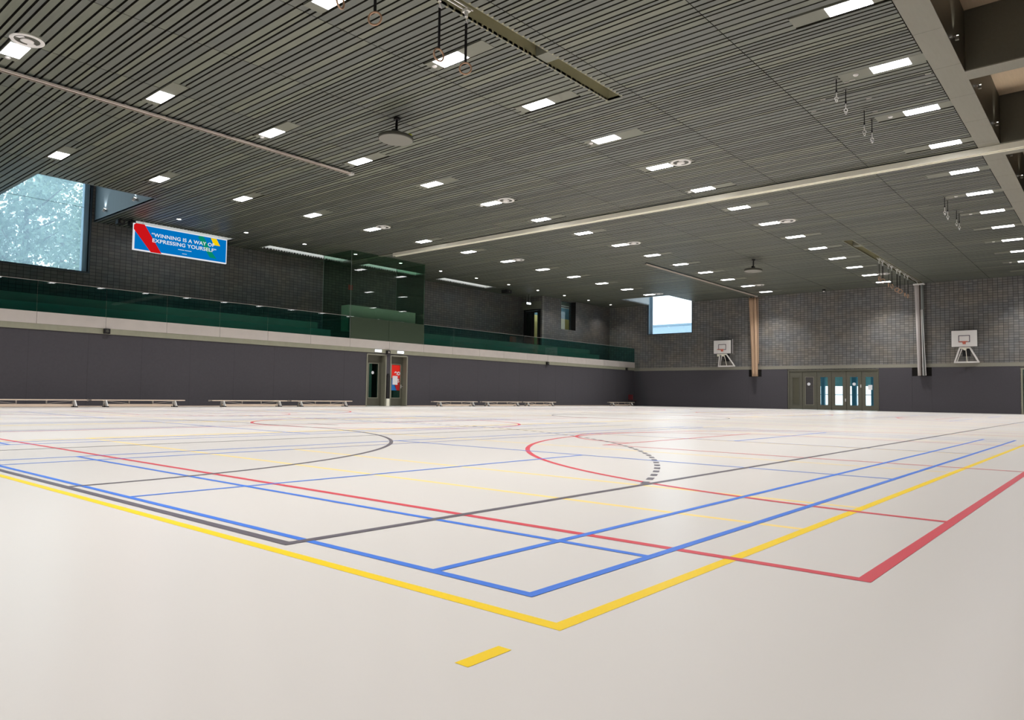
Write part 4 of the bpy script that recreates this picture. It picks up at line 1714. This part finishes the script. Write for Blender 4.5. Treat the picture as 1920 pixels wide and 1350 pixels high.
# ---------------------------------------------------------------- basketball hoops
def hoop(y, label, tw):
    t = root('basketball_hoop', label, 'basketball hoop', (XF - 0.8, y, 4.46))
    W2, H2 = 0.66, 0.485
    m = MB()
    m.box(-0.02, -W2, -H2, 0.015, W2, H2)
    bd_ = m.build('backboard', M['white'], t, bevel=0.004)
    m = MB()
    frame_x(m, -0.30, -0.22, 0.30, 0.20, -0.024, -0.0205, 0.045)
    m.build('target_square', M['line_k'], bd_)
    m = MB()
    frame_x(m, -W2 - 0.02, -H2 - 0.025, W2 + 0.02, H2 + 0.025, 0.016, 0.04, 0.03)
    m.build('rear_frame', M['rubber'], bd_)
    m = MB()
    m.torus((-0.33, 0, -0.20), 0.225, 0.012, flat=True)
    for s in (-1, 1):
        m.tube((-0.03, s * 0.07, -0.20), (-0.15, s * 0.13, -0.20), 0.01, 8)
        m.tube((-0.03, s * 0.05, -0.32), (-0.2, s * 0.1, -0.21), 0.01, 8)
    m.box(-0.04, -0.08, -0.34, -0.021, 0.08, -0.16)
    for k in range(12):
        a = 2 * PI * k / 12
        m.torus((-0.33 + 0.225 * math.cos(a), 0.225 * math.sin(a), -0.225), 0.012, 0.003, a, 10, 6)
    m.build('rim', M['orange'], t, smooth=True)
    zb = 3.08 - 4.46
    for s in (-1, 1):
        m = MB()
        m.bar((0.72, s * 0.62, zb), (0.06, s * 0.22, -H2 + 0.05), 0.07, 0.07)
        if s == 1:
            m.bar((0.76, s * 0.52, zb), (0.2, s * 0.12, -H2 - 0.02), 0.035, 0.035)
        m.build('strut', M['white'], t)
    m = MB()
    m.bar((0.74, -0.66, zb), (0.74, 0.66, zb), 0.08, 0.09)
    m.build('base_bar', M['white'], t)
    m = MB()
    m.bar((0.72, -0.03, zb), (0.2, -0.03, -H2 + 0.02), 0.03, 0.03)
    m.build('centre_strut', M['offwhite'], t)
    m = MB()
    m.box(0.045, -0.22, -H2 - 0.10, 0.25, 0.22, -H2 + 0.12)
    if tw:
        m.box(0.03, 0.22, -H2 - 0.20, 0.12, 0.42, -H2 - 0.02)
    m.tube((0.04, 0, -H2 - 0.12), (0.22, 0, -H2 - 0.12), 0.09, 16)
    m.build('swivel_mount', M['offwhite'], t)
    m = MB()
    m.box(0.70, -0.2, zb + 0.35, 0.79, 0.2, zb + 0.9)
    m.box(0.25, -0.1, -H2 - 0.05, 0.72, 0.1, -H2 + 0.1)
    m.build('wall_mount', M['rubber'], t)
    if tw:
        m = MB()
        m.bar((0.10, -W2 - 0.09, -H2), (0.10, -W2 - 0.09, H2 + 0.08), 0.03, 0.03)
        m.build('side_rod', M['bright_steel'], t)
hoop(22.63, 'white basketball backboard left of the tan curtain on the far wall', True)
hoop(7.38, 'white basketball backboard right of the net bundle on the far wall', False)

# ---------------------------------------------------------------- benches
def make_bench(L):
    t = root('gym_bench', 'x', 'bench')
    m = MB()
    m.box(0, -0.11, 0.245, L, 0.11, 0.285)
    m.build('seat', M['seatwood'], t, bevel=0.006)
    m = MB()
    m.box(0.5, -0.045, 0.045, L - 0.45, 0.045, 0.12)
    m.build('balance_beam', M['seatwood'], t)
    for xx in (0.50, L - 0.42):
        for s in (-1, 1):
            m = MB()
            m.bar((xx, s * 0.08, 0.245), (xx + 0.03, s * 0.17, 0.03), 0.05, 0.09)
            lg = m.build('leg', M['bright_steel'], t)
            m = MB()
            m.box(xx - 0.01, min(s * 0.13, s * 0.20), 0.002, xx + 0.09, max(s * 0.13, s * 0.20), 0.035)
            m.build('rubber_foot', M['rubber'], lg)
        m = MB()
        m.bar((xx, -0.10, 0.215), (xx, 0.10, 0.215), 0.04, 0.03)
        m.build('crossbar', M['bright_steel'], t)
        m = MB()
        m.tube((xx - 0.06, -0.2, 0.03), (xx - 0.06, -0.15, 0.03), 0.028, 14)
        m.build('wheel', M['rubber'], t)
    for xx in (L * 0.39, L * 0.645):
        m = MB()
        m.box(xx - 0.018, -0.03, 0.12, xx + 0.018, 0.03, 0.245)
        m.build('post', M['steel'], t)
    for pa, pb in (((0.6, 0, 0.23), (L * 0.39, 0, 0.13)), ((L - 0.5, 0, 0.23), (L * 0.645, 0, 0.13))):
        m = MB()
        m.bar(pa, pb, 0.02, 0.02)
        m.build('brace', M['steel'], t)
    m = MB()
    m.tube((-0.10, 0, 0.262), (0.0, 0, 0.262), 0.012, 8)
    m.torus((-0.09, 0, 0.262), 0.028, 0.010, 0.0, 14, 8)
    m.box(-0.01, -0.09, 0.25, 0.0, 0.09, 0.28)
    m.build('hook', M['bronze'], t)
    return t
BX = [(6.62, 3.66, 'long wooden bench cut off by the left edge of the picture'), (10.43, 3.53, 'long wooden bench just right of the leftmost one'),
      (15.12, 3.6, 'wooden bench, left one of the pair before the doors'), (18.93, 3.45, 'wooden bench, right one of the pair, nearest the doors'),
      (27.95, 3.6, 'wooden bench first to the right of the doors'), (31.95, 3.7, 'wooden bench second to the right of the doors, its end touching the next'),
      (35.80, 3.5, 'wooden bench third to the right of the doors'), (45.95, 3.6, 'distant wooden bench beside the red chair in the far corner')]
for i, (x, L, lab) in enumerate(BX):
    t = make_bench(L)
    t.location = (x, 29.6, 0)
    t['label'] = lab
    t['group'] = 'gym benches along the padded wall'

ch = root('red_chair', 'dark red chair in the far corner beside the last bench', 'chair', (49.95, 29.95, 0), 0)
m = MB()
m.box(-0.25, -0.22, 0.43, 0.25, 0.22, 0.47)
m.build('seat', M['red'], ch, bevel=0.01)
m = MB()
m.box(-0.27, -0.21, 0.50, -0.23, 0.21, 0.88)
m.build('backrest', M['red'], ch, bevel=0.015)
for sx in (-0.23, 0.22):
    for sy in (-0.19, 0.19):
        m = MB()
        m.tube((sx, sy, 0.0), (sx, sy, 0.52 if sx < 0 else 0.43), 0.013, 8)
        m.build('leg', M['rubber'], ch)

bpy.context.view_layer.update()
